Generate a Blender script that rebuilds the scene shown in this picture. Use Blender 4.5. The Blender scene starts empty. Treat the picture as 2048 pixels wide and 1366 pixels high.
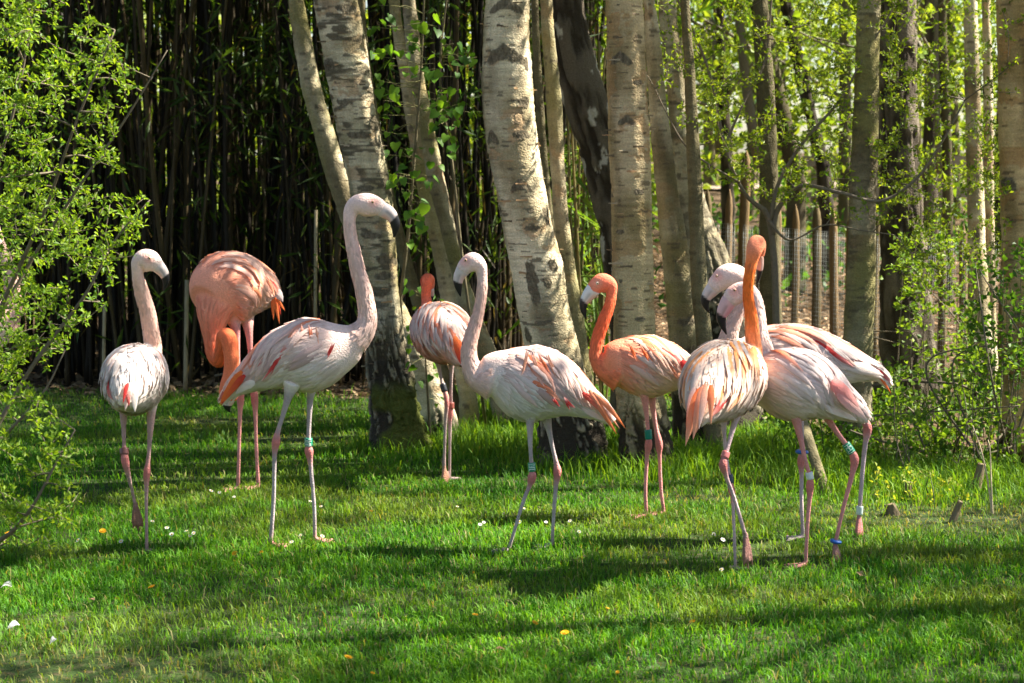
import bpy, math, random
import numpy as np
from mathutils import Vector, kdtree
rng = np.random.default_rng(7)
random.seed(7)
SC = bpy.context.scene
COL = SC.collection

# ------------------------------------------------------------------ camera
F = 3822.0            # focal length in pixels of the 2048 px wide photograph
CAMH = 1.57
PITCH = math.atan((683 - 300) / F)
cam_d = bpy.data.cameras.new('camera')
cam = bpy.data.objects.new('camera', cam_d)
COL.objects.link(cam)
cam.location = (0, 0, CAMH)
cam.rotation_euler = (math.pi / 2 - PITCH, 0, 0)
cam_d.sensor_width = 36.0
cam_d.lens = 36.0 * F / 2048
cam_d.clip_end = 600
cam_d.dof.use_dof = True
cam_d.dof.focus_distance = 7.5
cam_d.dof.aperture_fstop = 5.6
SC.camera = cam
# ------------------------------------------------------------------ light
SUN_EL = math.radians(50)
SUN_H = np.array([0.98, 0.19]); SUN_H /= np.linalg.norm(SUN_H)
SUN = Vector((SUN_H[0] * math.cos(SUN_EL), SUN_H[1] * math.cos(SUN_EL), math.sin(SUN_EL)))
w = bpy.data.worlds.new('World'); SC.world = w; w.use_nodes = True
wn = w.node_tree
sky = wn.nodes.new('ShaderNodeTexSky'); sky.sky_type = 'NISHITA'; sky.sun_disc = False
sky.sun_elevation = SUN_EL; sky.sun_rotation = math.atan2(SUN.x, SUN.y)
wn.links.new(sky.outputs[0], wn.nodes['Background'].inputs[0])
wn.nodes['Background'].inputs[1].default_value = 0.05
sl = bpy.data.lights.new('sun', 'SUN'); so = bpy.data.objects.new('sun', sl); COL.objects.link(so)
sl.energy = 5.0; sl.angle = math.radians(0.55); sl.color = (1.0, 0.94, 0.82)
so.rotation_euler = SUN.to_track_quat('Z', 'Y').to_euler(); so.location = (8, 6, 14)
SC.view_settings.view_transform = 'Standard'; SC.view_settings.look = 'None'
SC.view_settings.exposure = 2.28; SC.view_settings.gamma = 1.0
SC.render.engine = 'CYCLES'
cy = SC.cycles
cy.use_denoising = True
cy.max_bounces = 7; cy.diffuse_bounces = 4; cy.glossy_bounces = 2; cy.transmission_bounces = 5
cy.transparent_max_bounces = 4; cy.caustics_reflective = False; cy.caustics_refractive = False
cy.use_adaptive_sampling = True; cy.adaptive_threshold = 0.015

# ------------------------------------------------------------------ pixel -> place
SP, CP = math.sin(PITCH), math.cos(PITCH)
def ray(px, py):
    a = (px - 1024) / F; b = (683 - py) / F
    return np.array([a, CP + b * SP, -SP + b * CP])
def P(px, py, Y):
    d = ray(px, py); return np.array([0, 0, CAMH]) + d * (Y / d[1])
def G(px, py):
    d = ray(px, py); return np.array([0, 0, CAMH]) + d * (-CAMH / d[2])
def M(px, Y):
    return px * Y / F           # pixels -> metres at distance Y

# ------------------------------------------------------------------ noise
def _hash(ix, iy, iz):
    n = (ix.astype(np.int64) * 374761393 + iy.astype(np.int64) * 668265263 + iz.astype(np.int64) * 1274126177) & 0x7fffffff
    n = ((n ^ (n >> 13)) * 1274126177) & 0x7fffffff
    n = n ^ (n >> 16)
    return (n & 0xffff) / 65535.0
def vn(x, y, z):
    x = np.asarray(x, float); y = np.asarray(y, float) + 0 * x; z = np.asarray(z, float) + 0 * x
    fx, fy, fz = np.floor(x), np.floor(y), np.floor(z)
    u, v, w_ = x - fx, y - fy, z - fz
    u = u * u * (3 - 2 * u); v = v * v * (3 - 2 * v); w_ = w_ * w_ * (3 - 2 * w_)
    r = 0
    for i in (0, 1):
        for j in (0, 1):
            for k in (0, 1):
                r = r + _hash(fx + i, fy + j, fz + k) * (u if i else 1 - u) * (v if j else 1 - v) * (w_ if k else 1 - w_)
    return r
def fbm(x, y, z, o=4):
    r = 0; a = 0.5; t = 0; f = 1
    for i in range(o):
        r = r + a * vn(x * f + 17.3 * i, y * f + 5.1 * i, z * f + 9.7 * i); t += a; a *= 0.5; f *= 2.03
    return r / t
def sstep(a, b, x):
    t = np.clip((x - a) / (b - a + 1e-12), 0, 1); return t * t * (3 - 2 * t)
def mix(a, b, t):
    t = np.asarray(t)[..., None]; return np.asarray(a) * (1 - t) + np.asarray(b) * t
def cat(pts, n, ends=True):
    """Catmull-Rom through the rows of pts, n samples."""
    p = np.asarray(pts, float); k = len(p)
    q = np.vstack([2 * p[0] - p[1], p, 2 * p[-1] - p[-2]])
    d = np.concatenate([[0], np.cumsum(np.linalg.norm(np.diff(p[:, :3], axis=0), axis=1) + 1e-9)])
    s = np.linspace(0, d[-1], n)
    i = np.clip(np.searchsorted(d, s, side='right') - 1, 0, k - 2)
    u = ((s - d[i]) / (d[i + 1] - d[i]))[:, None]
    a, b, c, e = q[i], q[i + 1], q[i + 2], q[i + 3]
    return 0.5 * (2 * b + (c - a) * u + (2 * a - 5 * b + 4 * c - e) * u * u + (3 * b - a - 3 * c + e) * u ** 3)
def unit(v):
    return v / (np.linalg.norm(v, axis=-1, keepdims=True) + 1e-12)

# ------------------------------------------------------------------ meshes
def mesh(name, V, quads=None, tris=None, mat=None, col=None, smooth=True):
    me = bpy.data.meshes.new(name)
    V = np.asarray(V, np.float32).reshape(-1, 3)
    q = np.zeros((0, 4), np.int32) if quads is None else np.asarray(quads, np.int32).reshape(-1, 4)
    t = np.zeros((0, 3), np.int32) if tris is None else np.asarray(tris, np.int32).reshape(-1, 3)
    me.vertices.add(len(V)); me.vertices.foreach_set('co', V.ravel())
    nl = q.size + t.size
    me.loops.add(nl); me.loops.foreach_set('vertex_index', np.concatenate([q.ravel(), t.ravel()]))
    me.polygons.add(len(q) + len(t))
    st = np.concatenate([np.arange(len(q)) * 4, q.size + np.arange(len(t)) * 3]).astype(np.int32)
    me.polygons.foreach_set('loop_start', st)
    me.polygons.foreach_set('use_smooth', np.full(len(st), smooth))
    if col is not None:
        setcol(me, col)
    me.update(calc_edges=True); me.validate()
    if mat: me.materials.append(mat)
    return me
def setcol(me, col):
    c = np.ones((len(me.vertices), 4), np.float32); c[:, :3] = np.clip(col, 0, 1)
    a = me.color_attributes.new('Col', 'FLOAT_COLOR', 'POINT'); a.data.foreach_set('color', c.ravel())
def obj(name, me, parent=None, label=None, cat_=None, group=None, kind=None, loc=None):
    o = bpy.data.objects.new(name, me); COL.objects.link(o)
    if parent is not None: o.parent = parent
    if loc is not None: o.location = loc
    if label: o['label'] = label
    if cat_: o['category'] = cat_
    if group: o['group'] = group
    if kind: o['kind'] = kind
    return o
def empty(name, loc, label, cat_, group=None):
    o = obj(name, None, None, label, cat_, group, None, tuple(float(v) for v in loc)); o.empty_display_size = 0.05
    return o
class Bag:
    """collects vertices, faces and colours of one mesh"""
    def __init__(s): s.V = []; s.Q = []; s.T = []; s.C = []; s.n = 0
    def add(s, V, Q=None, T=None, C=None):
        V = np.asarray(V, float).reshape(-1, 3)
        if Q is not None and len(Q): s.Q.append(np.asarray(Q).reshape(-1, 4) + s.n)
        if T is not None and len(T): s.T.append(np.asarray(T).reshape(-1, 3) + s.n)
        if C is None: C = (0.5, 0.5, 0.5)
        s.C.append(np.broadcast_to(np.asarray(C, float), V.shape)); s.V.append(V); s.n += len(V)
    def mesh(s, name, mat, smooth=True, off=None):
        V = np.vstack(s.V)
        if off is not None: V = V - np.asarray(off)
        return mesh(name, V, np.vstack(s.Q) if s.Q else None, np.vstack(s.T) if s.T else None, mat, np.vstack(s.C), smooth)
def grid_q(n, m, wrap=True):
    i = np.arange(n - 1)[:, None]; j = np.arange(m if wrap else m - 1)[None, :]; k = (j + 1) % m
    return np.stack([i * m + j + 0 * i, i * m + k, (i + 1) * m + k, (i + 1) * m + j], -1).reshape(-1, 4)
def loft(c, U, S, rv, rs, m=24, a0=0.0):
    """rings c + rv cos U + rs sin S, closed with a point at each end"""
    n = len(c); a = np.linspace(0, 2 * math.pi, m, endpoint=False) + a0
    V = c[:, None] + (rv[:, None] * np.cos(a))[..., None] * U[:, None] + (rs[:, None] * np.sin(a))[..., None] * S[:, None]
    V = np.vstack([V.reshape(-1, 3), c[0], c[-1]])
    q = grid_q(n, m); j = np.arange(m); k = (j + 1) % m
    t = np.vstack([np.stack([0 * j + n * m, k, j], -1), np.stack([0 * j + n * m + 1, (n - 1) * m + j, (n - 1) * m + k], -1)])
    return V, q, t
def tube(pts, r, m=6, ref=(0.3, 1, 0.1)):
    c = np.asarray(pts, float); r = np.broadcast_to(np.asarray(r, float), (len(c),)).copy()
    T = unit(np.gradient(c, axis=0)); ref = np.asarray(ref, float)
    S = unit(ref - (T @ ref)[:, None] * T); U = np.cross(S, T)
    return loft(c, U, S, r, r, m)
def leafcards(pos, direc, nrm, L, W, fold=0.25):
    """diamond leaves with a fold along the middle: 4 points, 2 triangles each"""
    d = unit(direc); s = unit(np.cross(d, nrm)); n = np.cross(s, d)
    L = np.broadcast_to(np.asarray(L, float), (len(pos),))[:, None]; W = np.broadcast_to(np.asarray(W, float), (len(pos),))[:, None]
    mid = pos + d * L * 0.45
    V = np.stack([pos, mid - s * W / 2 + n * W * fold, pos + d * L, mid + s * W / 2 + n * W * fold], 1).reshape(-1, 3)
    i = np.arange(len(pos))[:, None] * 4
    T = np.concatenate([i + np.array([[0, 1, 2]]), i + np.array([[0, 2, 3]])], 0)
    return V, T
def rdir(n, up=0.0):
    v = rng.normal(size=(n, 3)); v[:, 2] += up; return unit(v)

# ------------------------------------------------------------------ materials
def nm(name):
    m = bpy.data.materials.new(name); m.use_nodes = True
    return m, m.node_tree.nodes, m.node_tree.links, m.node_tree.nodes['Principled BSDF']
def mat_col(name, rough=0.7, spec=0.3, trans=0.0, tint=(1, 1, 1), bump=0.0, bscale=60, stretch=(1, 1, 1), vary=0.0, vscale=30, sub=0.0):
    m, N, L, B = nm(name)
    at = N.new('ShaderNodeAttribute'); at.attribute_name = 'Col'
    c = at.outputs['Color']
    tc = N.new('ShaderNodeTexCoord')
    mp = N.new('ShaderNodeMapping'); mp.inputs['Scale'].default_value = stretch
    L.new(tc.outputs['Object'], mp.inputs[0])
    if vary > 0:
        nz = N.new('ShaderNodeTexNoise'); nz.inputs['Scale'].default_value = vscale; nz.inputs['Detail'].default_value = 5
        L.new(mp.outputs[0], nz.inputs['Vector'])
        mr = N.new('ShaderNodeMapRange'); mr.inputs[1].default_value = 0.25; mr.inputs[2].default_value = 0.75
        mr.inputs[3].default_value = 1 - vary; mr.inputs[4].default_value = 1 + vary
        L.new(nz.outputs['Fac'], mr.inputs[0])
        vm = N.new('ShaderNodeVectorMath'); vm.operation = 'SCALE'
        L.new(c, vm.inputs[0]); L.new(mr.outputs[0], vm.inputs['Scale']); c = vm.outputs[0]
    L.new(c, B.inputs['Base Color'])
    B.inputs['Roughness'].default_value = rough; B.inputs['Specular IOR Level'].default_value = spec
    if sub > 0:
        B.inputs['Subsurface Weight'].default_value = sub; B.inputs['Subsurface Radius'].default_value = (0.02, 0.01, 0.008)
    if bump > 0:
        nz = N.new('ShaderNodeTexNoise'); nz.inputs['Scale'].default_value = bscale; nz.inputs['Detail'].default_value = 6
        L.new(mp.outputs[0], nz.inputs['Vector'])
        bp = N.new('ShaderNodeBump'); bp.inputs['Strength'].default_value = bump; bp.inputs['Distance'].default_value = 0.01
        L.new(nz.outputs['Fac'], bp.inputs['Height']); L.new(bp.outputs[0], B.inputs['Normal'])
    if trans > 0:
        tr = N.new('ShaderNodeBsdfTranslucent'); mx = N.new('ShaderNodeMixShader')
        vm = N.new('ShaderNodeVectorMath'); vm.operation = 'MULTIPLY'; vm.inputs[1].default_value = tint
        L.new(c, vm.inputs[0]); L.new(vm.outputs[0], tr.inputs['Color'])
        mx.inputs[0].default_value = trans
        L.new(B.outputs[0], mx.inputs[1]); L.new(tr.outputs[0], mx.inputs[2])
        L.new(mx.outputs[0], N['Material Output'].inputs['Surface'])
    return m
MAT = dict(
    bird=mat_col('bird_skin_and_down', 0.8, 0.15, bump=0.5, bscale=160, vary=0.11, vscale=110),
    feather=mat_col('feather_vane', 0.7, 0.2, trans=0.25, tint=(1.0, 0.95, 0.9), bump=0.25, bscale=240, vary=0.05, vscale=90),
    bill=mat_col('bill_horn', 0.4, 0.3),
    eye=mat_col('eye_gloss', 0.12, 0.6),
    plastic=mat_col('ring_plastic', 0.4, 0.4),
    bark=mat_col('bark', 0.9, 0.12, bump=0.9, bscale=110, vary=0.22, vscale=120, stretch=(1, 1, 1)),
    twig=mat_col('twig_bark', 0.8, 0.2, vary=0.2, vscale=60),
    leaf=mat_col('fresh_leaf', 0.5, 0.22, trans=0.5, tint=(1.3, 1.2, 0.4)),
    grass=mat_col('grass_blade', 0.55, 0.16, trans=0.45, tint=(1.35, 1.2, 0.35)),
    litter=mat_col('dry_leaf', 0.8, 0.2, trans=0.2),
    wood=mat_col('weathered_wood', 0.85, 0.15, bump=0.6, bscale=40, stretch=(4, 4, 0.6), vary=0.25, vscale=25),
    culm=mat_col('bamboo_culm', 0.6, 0.15, vary=0.2, vscale=20),
    wire=mat_col('galvanised_wire', 0.45, 0.5),
    petal=mat_col('petal', 0.6, 0.2, trans=0.3),
)

# ================================================================== ground
def ground_z(x, y):
    x = np.asarray(x, float); y = np.asarray(y, float)
    far = sstep(13, 34, y) * 1.0 * sstep(-1.5, 2.5, x)
    return far + 0.012 * (fbm(x * 1.3, y * 1.3, 0.5, 3) - 0.5) * 2
def mat_ground(name, c1, c2, c3, sc):
    m, N, L, B = nm(name)
    tc = N.new('ShaderNodeTexCoord')
    n1 = N.new('ShaderNodeTexNoise'); n1.inputs['Scale'].default_value = sc; n1.inputs['Detail'].default_value = 8; n1.inputs['Roughness'].default_value = 0.65
    n2 = N.new('ShaderNodeTexNoise'); n2.inputs['Scale'].default_value = sc * 9; n2.inputs['Detail'].default_value = 6
    L.new(tc.outputs['Object'], n1.inputs[0]); L.new(tc.outputs['Object'], n2.inputs[0])
    r = N.new('ShaderNodeValToRGB'); r.color_ramp.elements[0].position = 0.36; r.color_ramp.elements[1].position = 0.62
    r.color_ramp.elements[0].color = (*c1, 1); r.color_ramp.elements[1].color = (*c2, 1)
    L.new(n1.outputs['Fac'], r.inputs[0])
    r2 = N.new('ShaderNodeValToRGB'); r2.color_ramp.elements[0].position = 0.5; r2.color_ramp.elements[1].position = 0.7
    L.new(n2.outputs['Fac'], r2.inputs[0])
    mx = N.new('ShaderNodeMixRGB'); mx.inputs[2].default_value = (*c3, 1)
    L.new(r2.outputs[0], mx.inputs[0]); L.new(r.outputs[0], mx.inputs[1])
    L.new(mx.outputs[0], B.inputs['Base Color']); B.inputs['Roughness'].default_value = 0.95; B.inputs['Specular IOR Level'].default_value = 0.1
    bp = N.new('ShaderNodeBump'); bp.inputs['Strength'].default_value = 0.8; bp.inputs['Distance'].default_value = 0.03
    L.new(n2.outputs['Fac'], bp.inputs['Height']); L.new(bp.outputs[0], B.inputs['Normal'])
    return m
M_SOIL = mat_ground('leaf_strewn_soil', (0.03, 0.021, 0.012), (0.085, 0.056, 0.032), (0.17, 0.11, 0.065), 2.5)
M_LAWN = mat_ground('lawn_soil', (0.02, 0.035, 0.01), (0.035, 0.06, 0.015), (0.07, 0.06, 0.03), 3.0)
M_PATH = mat_ground('sandy_path', (0.36, 0.27, 0.21), (0.46, 0.36, 0.29), (0.30, 0.23, 0.17), 1.2)
# one sheet to the horizon: fine near, coarse far
ys = np.concatenate([np.linspace(-30, 4, 12), np.linspace(4.4, 40, 90), np.linspace(44, 400, 24)])
xs = np.concatenate([np.linspace(-300, -14, 14), np.linspace(-12, 14, 80), np.linspace(16, 300, 14)])
X, Y = np.meshgrid(xs, ys)
Z = ground_z(X, Y) - 0.03
obj('ground', mesh('ground', np.stack([X, Y, Z], -1), grid_q(len(ys), len(xs), False), None, M_SOIL), kind='structure')
# back edge of the lawn, metres from the camera, as a function of x
def lawn_edge(x):
    return np.interp(x, [-6, -2.6, -1.6, -0.7, 0.0, 0.8, 1.3, 1.9, 2.4, 3.2, 6], [12.6, 12.3, 12.0, 12.2, 13.0, 12.6, 11.2, 9.6, 8.9, 8.7, 8.6]) + 0.35 * (fbm(x * 2.2, 3.3, 1.1, 3) - 0.5)
xl = np.linspace(-6, 6, 121)
v = np.linspace(0, 1, 70)
YL = 3.5 + (lawn_edge(xl)[None] - 3.5) * v[:, None]; XL = np.broadcast_to(xl[None], YL.shape)
ZL = ground_z(XL, YL)
obj('lawn', mesh('lawn', np.stack([XL, YL, ZL], -1), grid_q(70, 121, False), None, M_LAWN), kind='structure')
# the sandy path behind the fence
xp = np.linspace(-2, 26, 40); yp = np.array([30.5, 31.5, 33.0, 34.5])
XP, YP = np.meshgrid(xp, yp); YP = YP + 0.06 * XP
obj('path', mesh('path', np.stack([XP, YP, ground_z(XP, YP) + 0.012], -1), grid_q(4, 40, False), None, M_PATH), kind='structure')

# ------------------------------------------------------------------ grass blades
def blades(x, y, h, wd, col, bend, name, label, cat_='grass'):
    n = len(x); z = ground_z(x, y) - 0.004
    az = rng.uniform(0, 2 * math.pi, n); d = np.stack([np.cos(az), np.sin(az), 0 * az], -1)
    fa = az + math.pi / 2 + rng.normal(0, .5, n); s = np.stack([np.cos(fa), np.sin(fa), 0 * az], -1)
    b = np.stack([x, y, z], -1); up = np.array([0, 0, 1.0])
    m1 = b + up * (h * 0.55)[:, None] + d * (h * bend * 0.22)[:, None]
    tp = b + up * (h * (1 - 0.25 * bend))[:, None] + d * (h * bend * 0.75)[:, None]
    ww = wd[:, None]
    V = np.stack([b - s * ww / 2, b + s * ww / 2, m1 + s * ww * .42, m1 - s * ww * .42, tp], 1).reshape(-1, 3)
    i = np.arange(n)[:, None] * 5
    Q = i + np.array([[0, 1, 2, 3]]); T = i + np.array([[3, 2, 4]])
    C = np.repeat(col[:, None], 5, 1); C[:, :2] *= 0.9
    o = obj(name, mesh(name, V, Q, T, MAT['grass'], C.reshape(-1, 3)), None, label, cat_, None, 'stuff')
    return o
N0 = 300000
yy = 5.0 + 8.0 * rng.random(N0) ** 1.35
xx = rng.uniform(-1, 1, N0) * (0.285 * yy + 0.25)
bare = fbm(xx * 1.1 + 4, yy * 1.1, 2.2, 4)
spots = [(G(660, 880), .5, .16), (G(1400, 1000), .22, .10), (G(110, 1345), .55, .25), (G(420, 1352), .35, .06), (G(430, 845), .45, .14), (G(1960, 1040), .8, .3), (G(1700, 960), .5, .2)]
keep = (yy < lawn_edge(xx) + rng.normal(0, .12, N0))
dry = np.zeros(N0)
for c, a, b in spots:
    dry = np.maximum(dry, np.exp(-((xx - c[0]) / a) ** 2 - ((yy - c[1]) / b) ** 2))
keep &= rng.random(N0) > 0.75 * dry
keep &= rng.random(N0) > 0.6 * sstep(0.50, 0.66, bare)
xx, yy, dry, bare = xx[keep], yy[keep], dry[keep], bare[keep]
n = len(xx)
tall = fbm(xx * 3.2, yy * 3.2, 7.7, 3)
h = rng.uniform(0.018, 0.062, n) * (0.25 + 1.4 * tall) * (1 - 0.45 * dry)
edge = sstep(-0.9, 0.2, yy - lawn_edge(xx)) * sstep(0.2, 1.2, xx)
h *= 1 + 1.3 * edge * rng.random(n)
t = np.clip(fbm(xx * 2.1, yy * 2.1, 4.4, 3) + rng.normal(0, .28, n), 0, 1)
c = mix((0.024, 0.130, 0.008), (0.135, 0.31, 0.018), t)
c = mix(c, (0.24, 0.25, 0.045), sstep(.48, .68, fbm(xx * 1.7 + 8, yy * 2.6, 1.4, 3)) * .38)
c = mix(c, (0.32, 0.27, 0.11), np.clip(dry * rng.random(n) * 1.2 + (rng.random(n) < .07) * .8 + 0.25 * edge * rng.random(n), 0, 1))
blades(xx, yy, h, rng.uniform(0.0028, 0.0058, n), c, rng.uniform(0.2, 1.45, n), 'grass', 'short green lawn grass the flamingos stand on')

# ================================================================== trees
def lift(v, z):
    return v
def trunk_mesh(name, pts, D, style='birch', ncol=64, ds=0.012, scars=(), ztop=6.5, fiss=0.0, algae=0.25, band=0.0, moss=0.0, flare=0.4, tone=1.0, seed=0.0, zg=0.0, wob=0.012, tint=(1, 1, 1)):
    """pts: (px, py, half width px[, depth offset]) listed from the top of the picture to the foot."""
    a = []
    for p in pts:
        dy = p[3] if len(p) > 3 else 0.0
        c = P(p[0], p[1], D + dy); a.append([*c, M(p[2] * .95, D + dy)])
    a = np.array(a)[::-1]                       # foot first
    if a[0, 2] > zg - 0.1:
        d = (a[0, :3] - a[1, :3]); k = (a[0, 2] - (zg - 0.15)) / max(1e-3, -d[2])
        a = np.vstack([[*(a[0, :3] + d * k), a[0, 3]], a])
    d = (a[-1, :3] - a[-2, :3]); d = d / max(d[2], .05)
    z0, z1 = a[-1, 2], ztop
    if ztop > z0:
        ext = [[*(a[-1, :3] + d * (z - z0) * np.array([.6, .6, 1.0])), a[-1, 3] * (1 - 0.55 * (z - z0) / (ztop - z0))] for z in np.linspace(z0 + .5, z1, 5)]
        a = np.vstack([a, ext])
    s = cat(a, 900)
    zz = np.concatenate([np.arange(a[0, 2], min(z0 + .1, ztop), ds), np.arange(z0 + .1, ztop, .18)])
    o = np.argsort(s[:, 2]); s = s[o]
    cx, cy_, rr = (np.interp(zz, s[:, 2], s[:, k]) for k in (0, 1, 3))
    th = np.linspace(0, 2 * math.pi, ncol, endpoint=False) - math.pi / 2
    TH, ZZ = np.meshgrid(th, zz); R = np.broadcast_to(rr[:, None], TH.shape).copy()
    R0 = float(np.median(rr))
    ux, uy = np.cos(TH), np.sin(TH); x, y, z = ux * R0 + seed, uy * R0 + seed * 1.7, ZZ
    hz = ZZ - zg
    R *= 1 + flare * np.exp(-np.maximum(hz, 0) / 0.11) * (0.35 + 1.1 * vn(ux * 1.6 + seed, uy * 1.6, 0.3 * ZZ))
    disp = wob * 1.5 * (fbm(x * 9, y * 9, z * 5, 3) - .5)
    n1 = fbm(x * 7, y * 7, z * 4, 4)
    st = vn(x * 14, y * 14, z * 170); st2 = vn(x * 9 + 3, y * 9, z * 60)
    if style == 'birch':
        C = mix((0.30, 0.24, 0.135), (0.66, 0.565, 0.385), sstep(.25, .70, n1)) * tone
        C = C * (0.72 + 0.42 * st + 0.25 * (st2 - .5))[..., None]
        pl = sstep(.60, .625, fbm(x * 8 + 40, y * 8, z * 11 + 3, 4)); C = mix(C, np.array([0.42, 0.28, 0.155]) * tone * (.8 + .4 * st)[..., None], pl * .7); disp -= .0035 * pl
        sn = sstep(.5, .72, fbm(x * 11 + 60, y * 11, z * 1.6, 3)); C = C * (1 - .38 * sn)[..., None]
        disp += .0022 * (st - .5) + .003 * (st2 - .5)
        g = algae * sstep(.35, .7, fbm(x * 4 + 9, y * 4, z * 2.2, 4))
        C = mix(C, (0.20, 0.18, 0.065), np.clip(g, 0, 1))
        C = C * (0.78 + .44 * fbm(x * 3 + 3, y * 3, z * 1.2, 3))[..., None]
        len_ = (vn(x * 16 + 31, y * 16, z * 110) > 0.775) & (vn(x * 6, y * 6 + 8, z * 20) > .42)
        C = mix(C, (0.10, 0.08, 0.055), len_ * 0.8)
        bd = sstep(.56, .62, fbm(x * 7 + 2, y * 7, z * 26, 4)) * band * sstep(.2, .5, st2 + .1)
        C = mix(C, (0.085, 0.07, 0.045), bd); disp += 0.005 * bd * (st - .3)
        m = sstep(fiss, fiss * 0.42, hz + 0.22 * (fbm(ux * 1.5 + seed, uy * 1.5, z * 1.5, 2) - .5)) if fiss > 0 else 0 * hz
        r = np.abs(fbm(x * 21 + 5, y * 21, z * 4.6, 4) - .5) * 2; r2 = np.abs(fbm(x * 44 + 8 * (n1 - .5), y * 44 + 2, z * 9, 4) - .5) * 2
        thr = 0.07 + 0.25 * sstep(fiss, 0, hz)
        ck = (1 - sstep(thr * .72, thr, np.minimum(r, r2 * 1.7 + .04))) * m
        C = mix(C, np.array([0.36, 0.32, 0.24]) * tone, 0.6 * m * (1 - ck)) * (1 - .5 * m * vn(x * 60, y * 60, z * 90))[..., None]
        C = mix(C, (0.032, 0.026, 0.019), ck); disp += m * 0.006 - ck * 0.015 + 0.010 * m * (fbm(x * 70, y * 70, z * 30, 2) - .5)
        dk = sstep(0.30, 0.02, hz) * m * .4
        C = mix(C, (0.05, 0.042, 0.028), dk)
    else:
        r = np.abs(fbm(x * 13 + 5, y * 13, z * 4.0, 4) - .5) * 2
        C = mix((0.045, 0.035, 0.024), (0.20, 0.165, 0.12), sstep(.05, .38, r) * (0.4 + .6 * n1)) * tone
        disp += 0.022 * (sstep(0, .35, r) - .6) + 0.006 * (fbm(x * 40, y * 40, z * 30, 2) - .5)
        if style == 'patchy':
            C = mix(C, (0.50, 0.47, 0.40), sstep(.63, .67, fbm(x * 16, y * 16, z * 9, 4)) * .8)
        if style == 'smooth':
            disp *= 0.25; C = mix((0.085, 0.07, 0.036), (0.21, 0.18, 0.10), n1) * (0.75 + .5 * st)[..., None] * tone
            C = mix(C, (0.055, 0.042, 0.028), (st2 > .83) * .6)
    C = C * np.asarray(tint)
    if moss > 0:
        mm = sstep(.42, .55, fbm(x * 8, y * 8, z * 6, 3) + .25 * ux) * sstep(.42, .30, hz) * moss
        C = mix(C, (0.075, 0.085, 0.018), mm); disp += mm * 0.012 * fbm(x * 50, y * 50, z * 50, 2)
    for (px, py, wpx, hpx, typ) in scars:
        c0 = P(px, py, D); zi = c0[2]; ci = np.interp(zi, zz, cx); ri = np.interp(zi, zz, rr)
        thc = -math.pi / 2 + math.asin(max(-.97, min(.97, (c0[0] - ci) / ri)))
        du = ((TH - thc + math.pi) % (2 * math.pi) - math.pi) * ri; dv = ZZ - zi
        wm, hm = M(wpx, D) / 2, M(hpx, D) / 2
        if typ == 'brow': dv = dv + np.abs(du) * 0.55 - hm * .4
        e = (du / wm) ** 2 + (dv / hm) ** 2 + 1.5 * (fbm(du * 38 + dv * 22 + px, dv * 30 - du * 24, du * 20 + dv * 26 + 2, 4) - .5)
        k = sstep(1.02, .78, e) * .95
        rg = fbm(du * 120 + dv * 30, dv * 50 - du * 40 + px, du * 60, 2)
        C = mix(C, mix((0.035, 0.028, 0.018), (0.20, 0.165, 0.11), rg), k); disp += 0.006 * k * (rg - .2)
    R = R + disp * min(1, R0 / 0.06)
    V = np.stack([cx[:, None] + ux * R, cy_[:, None] + uy * R, ZZ], -1)
    n = len(zz); Vv = np.vstack([V.reshape(-1, 3), [[cx[-1], cy_[-1], zz[-1]]]])
    j = np.arange(ncol); T = np.stack([(n - 1) * ncol + j, (n - 1) * ncol + (j + 1) % ncol, 0 * j + n * ncol], -1)
    Cc = np.vstack([C.reshape(-1, 3), C[-1, :1]])
    foot = np.array([np.interp(zg, zz, cx), np.interp(zg, zz, cy_), zg]); top = np.array([cx[-1], cy_[-1], zz[-1]])
    mid = np.stack([np.interp(np.linspace(2.8, ztop, 12), zz, q) for q in (cx, cy_)] + [np.linspace(2.8, ztop, 12), np.interp(np.linspace(2.8, ztop, 12), zz, rr)], -1)
    return mesh(name, Vv - foot, grid_q(n, ncol), T, MAT['bark'], Cc), foot, top, mid
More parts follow.
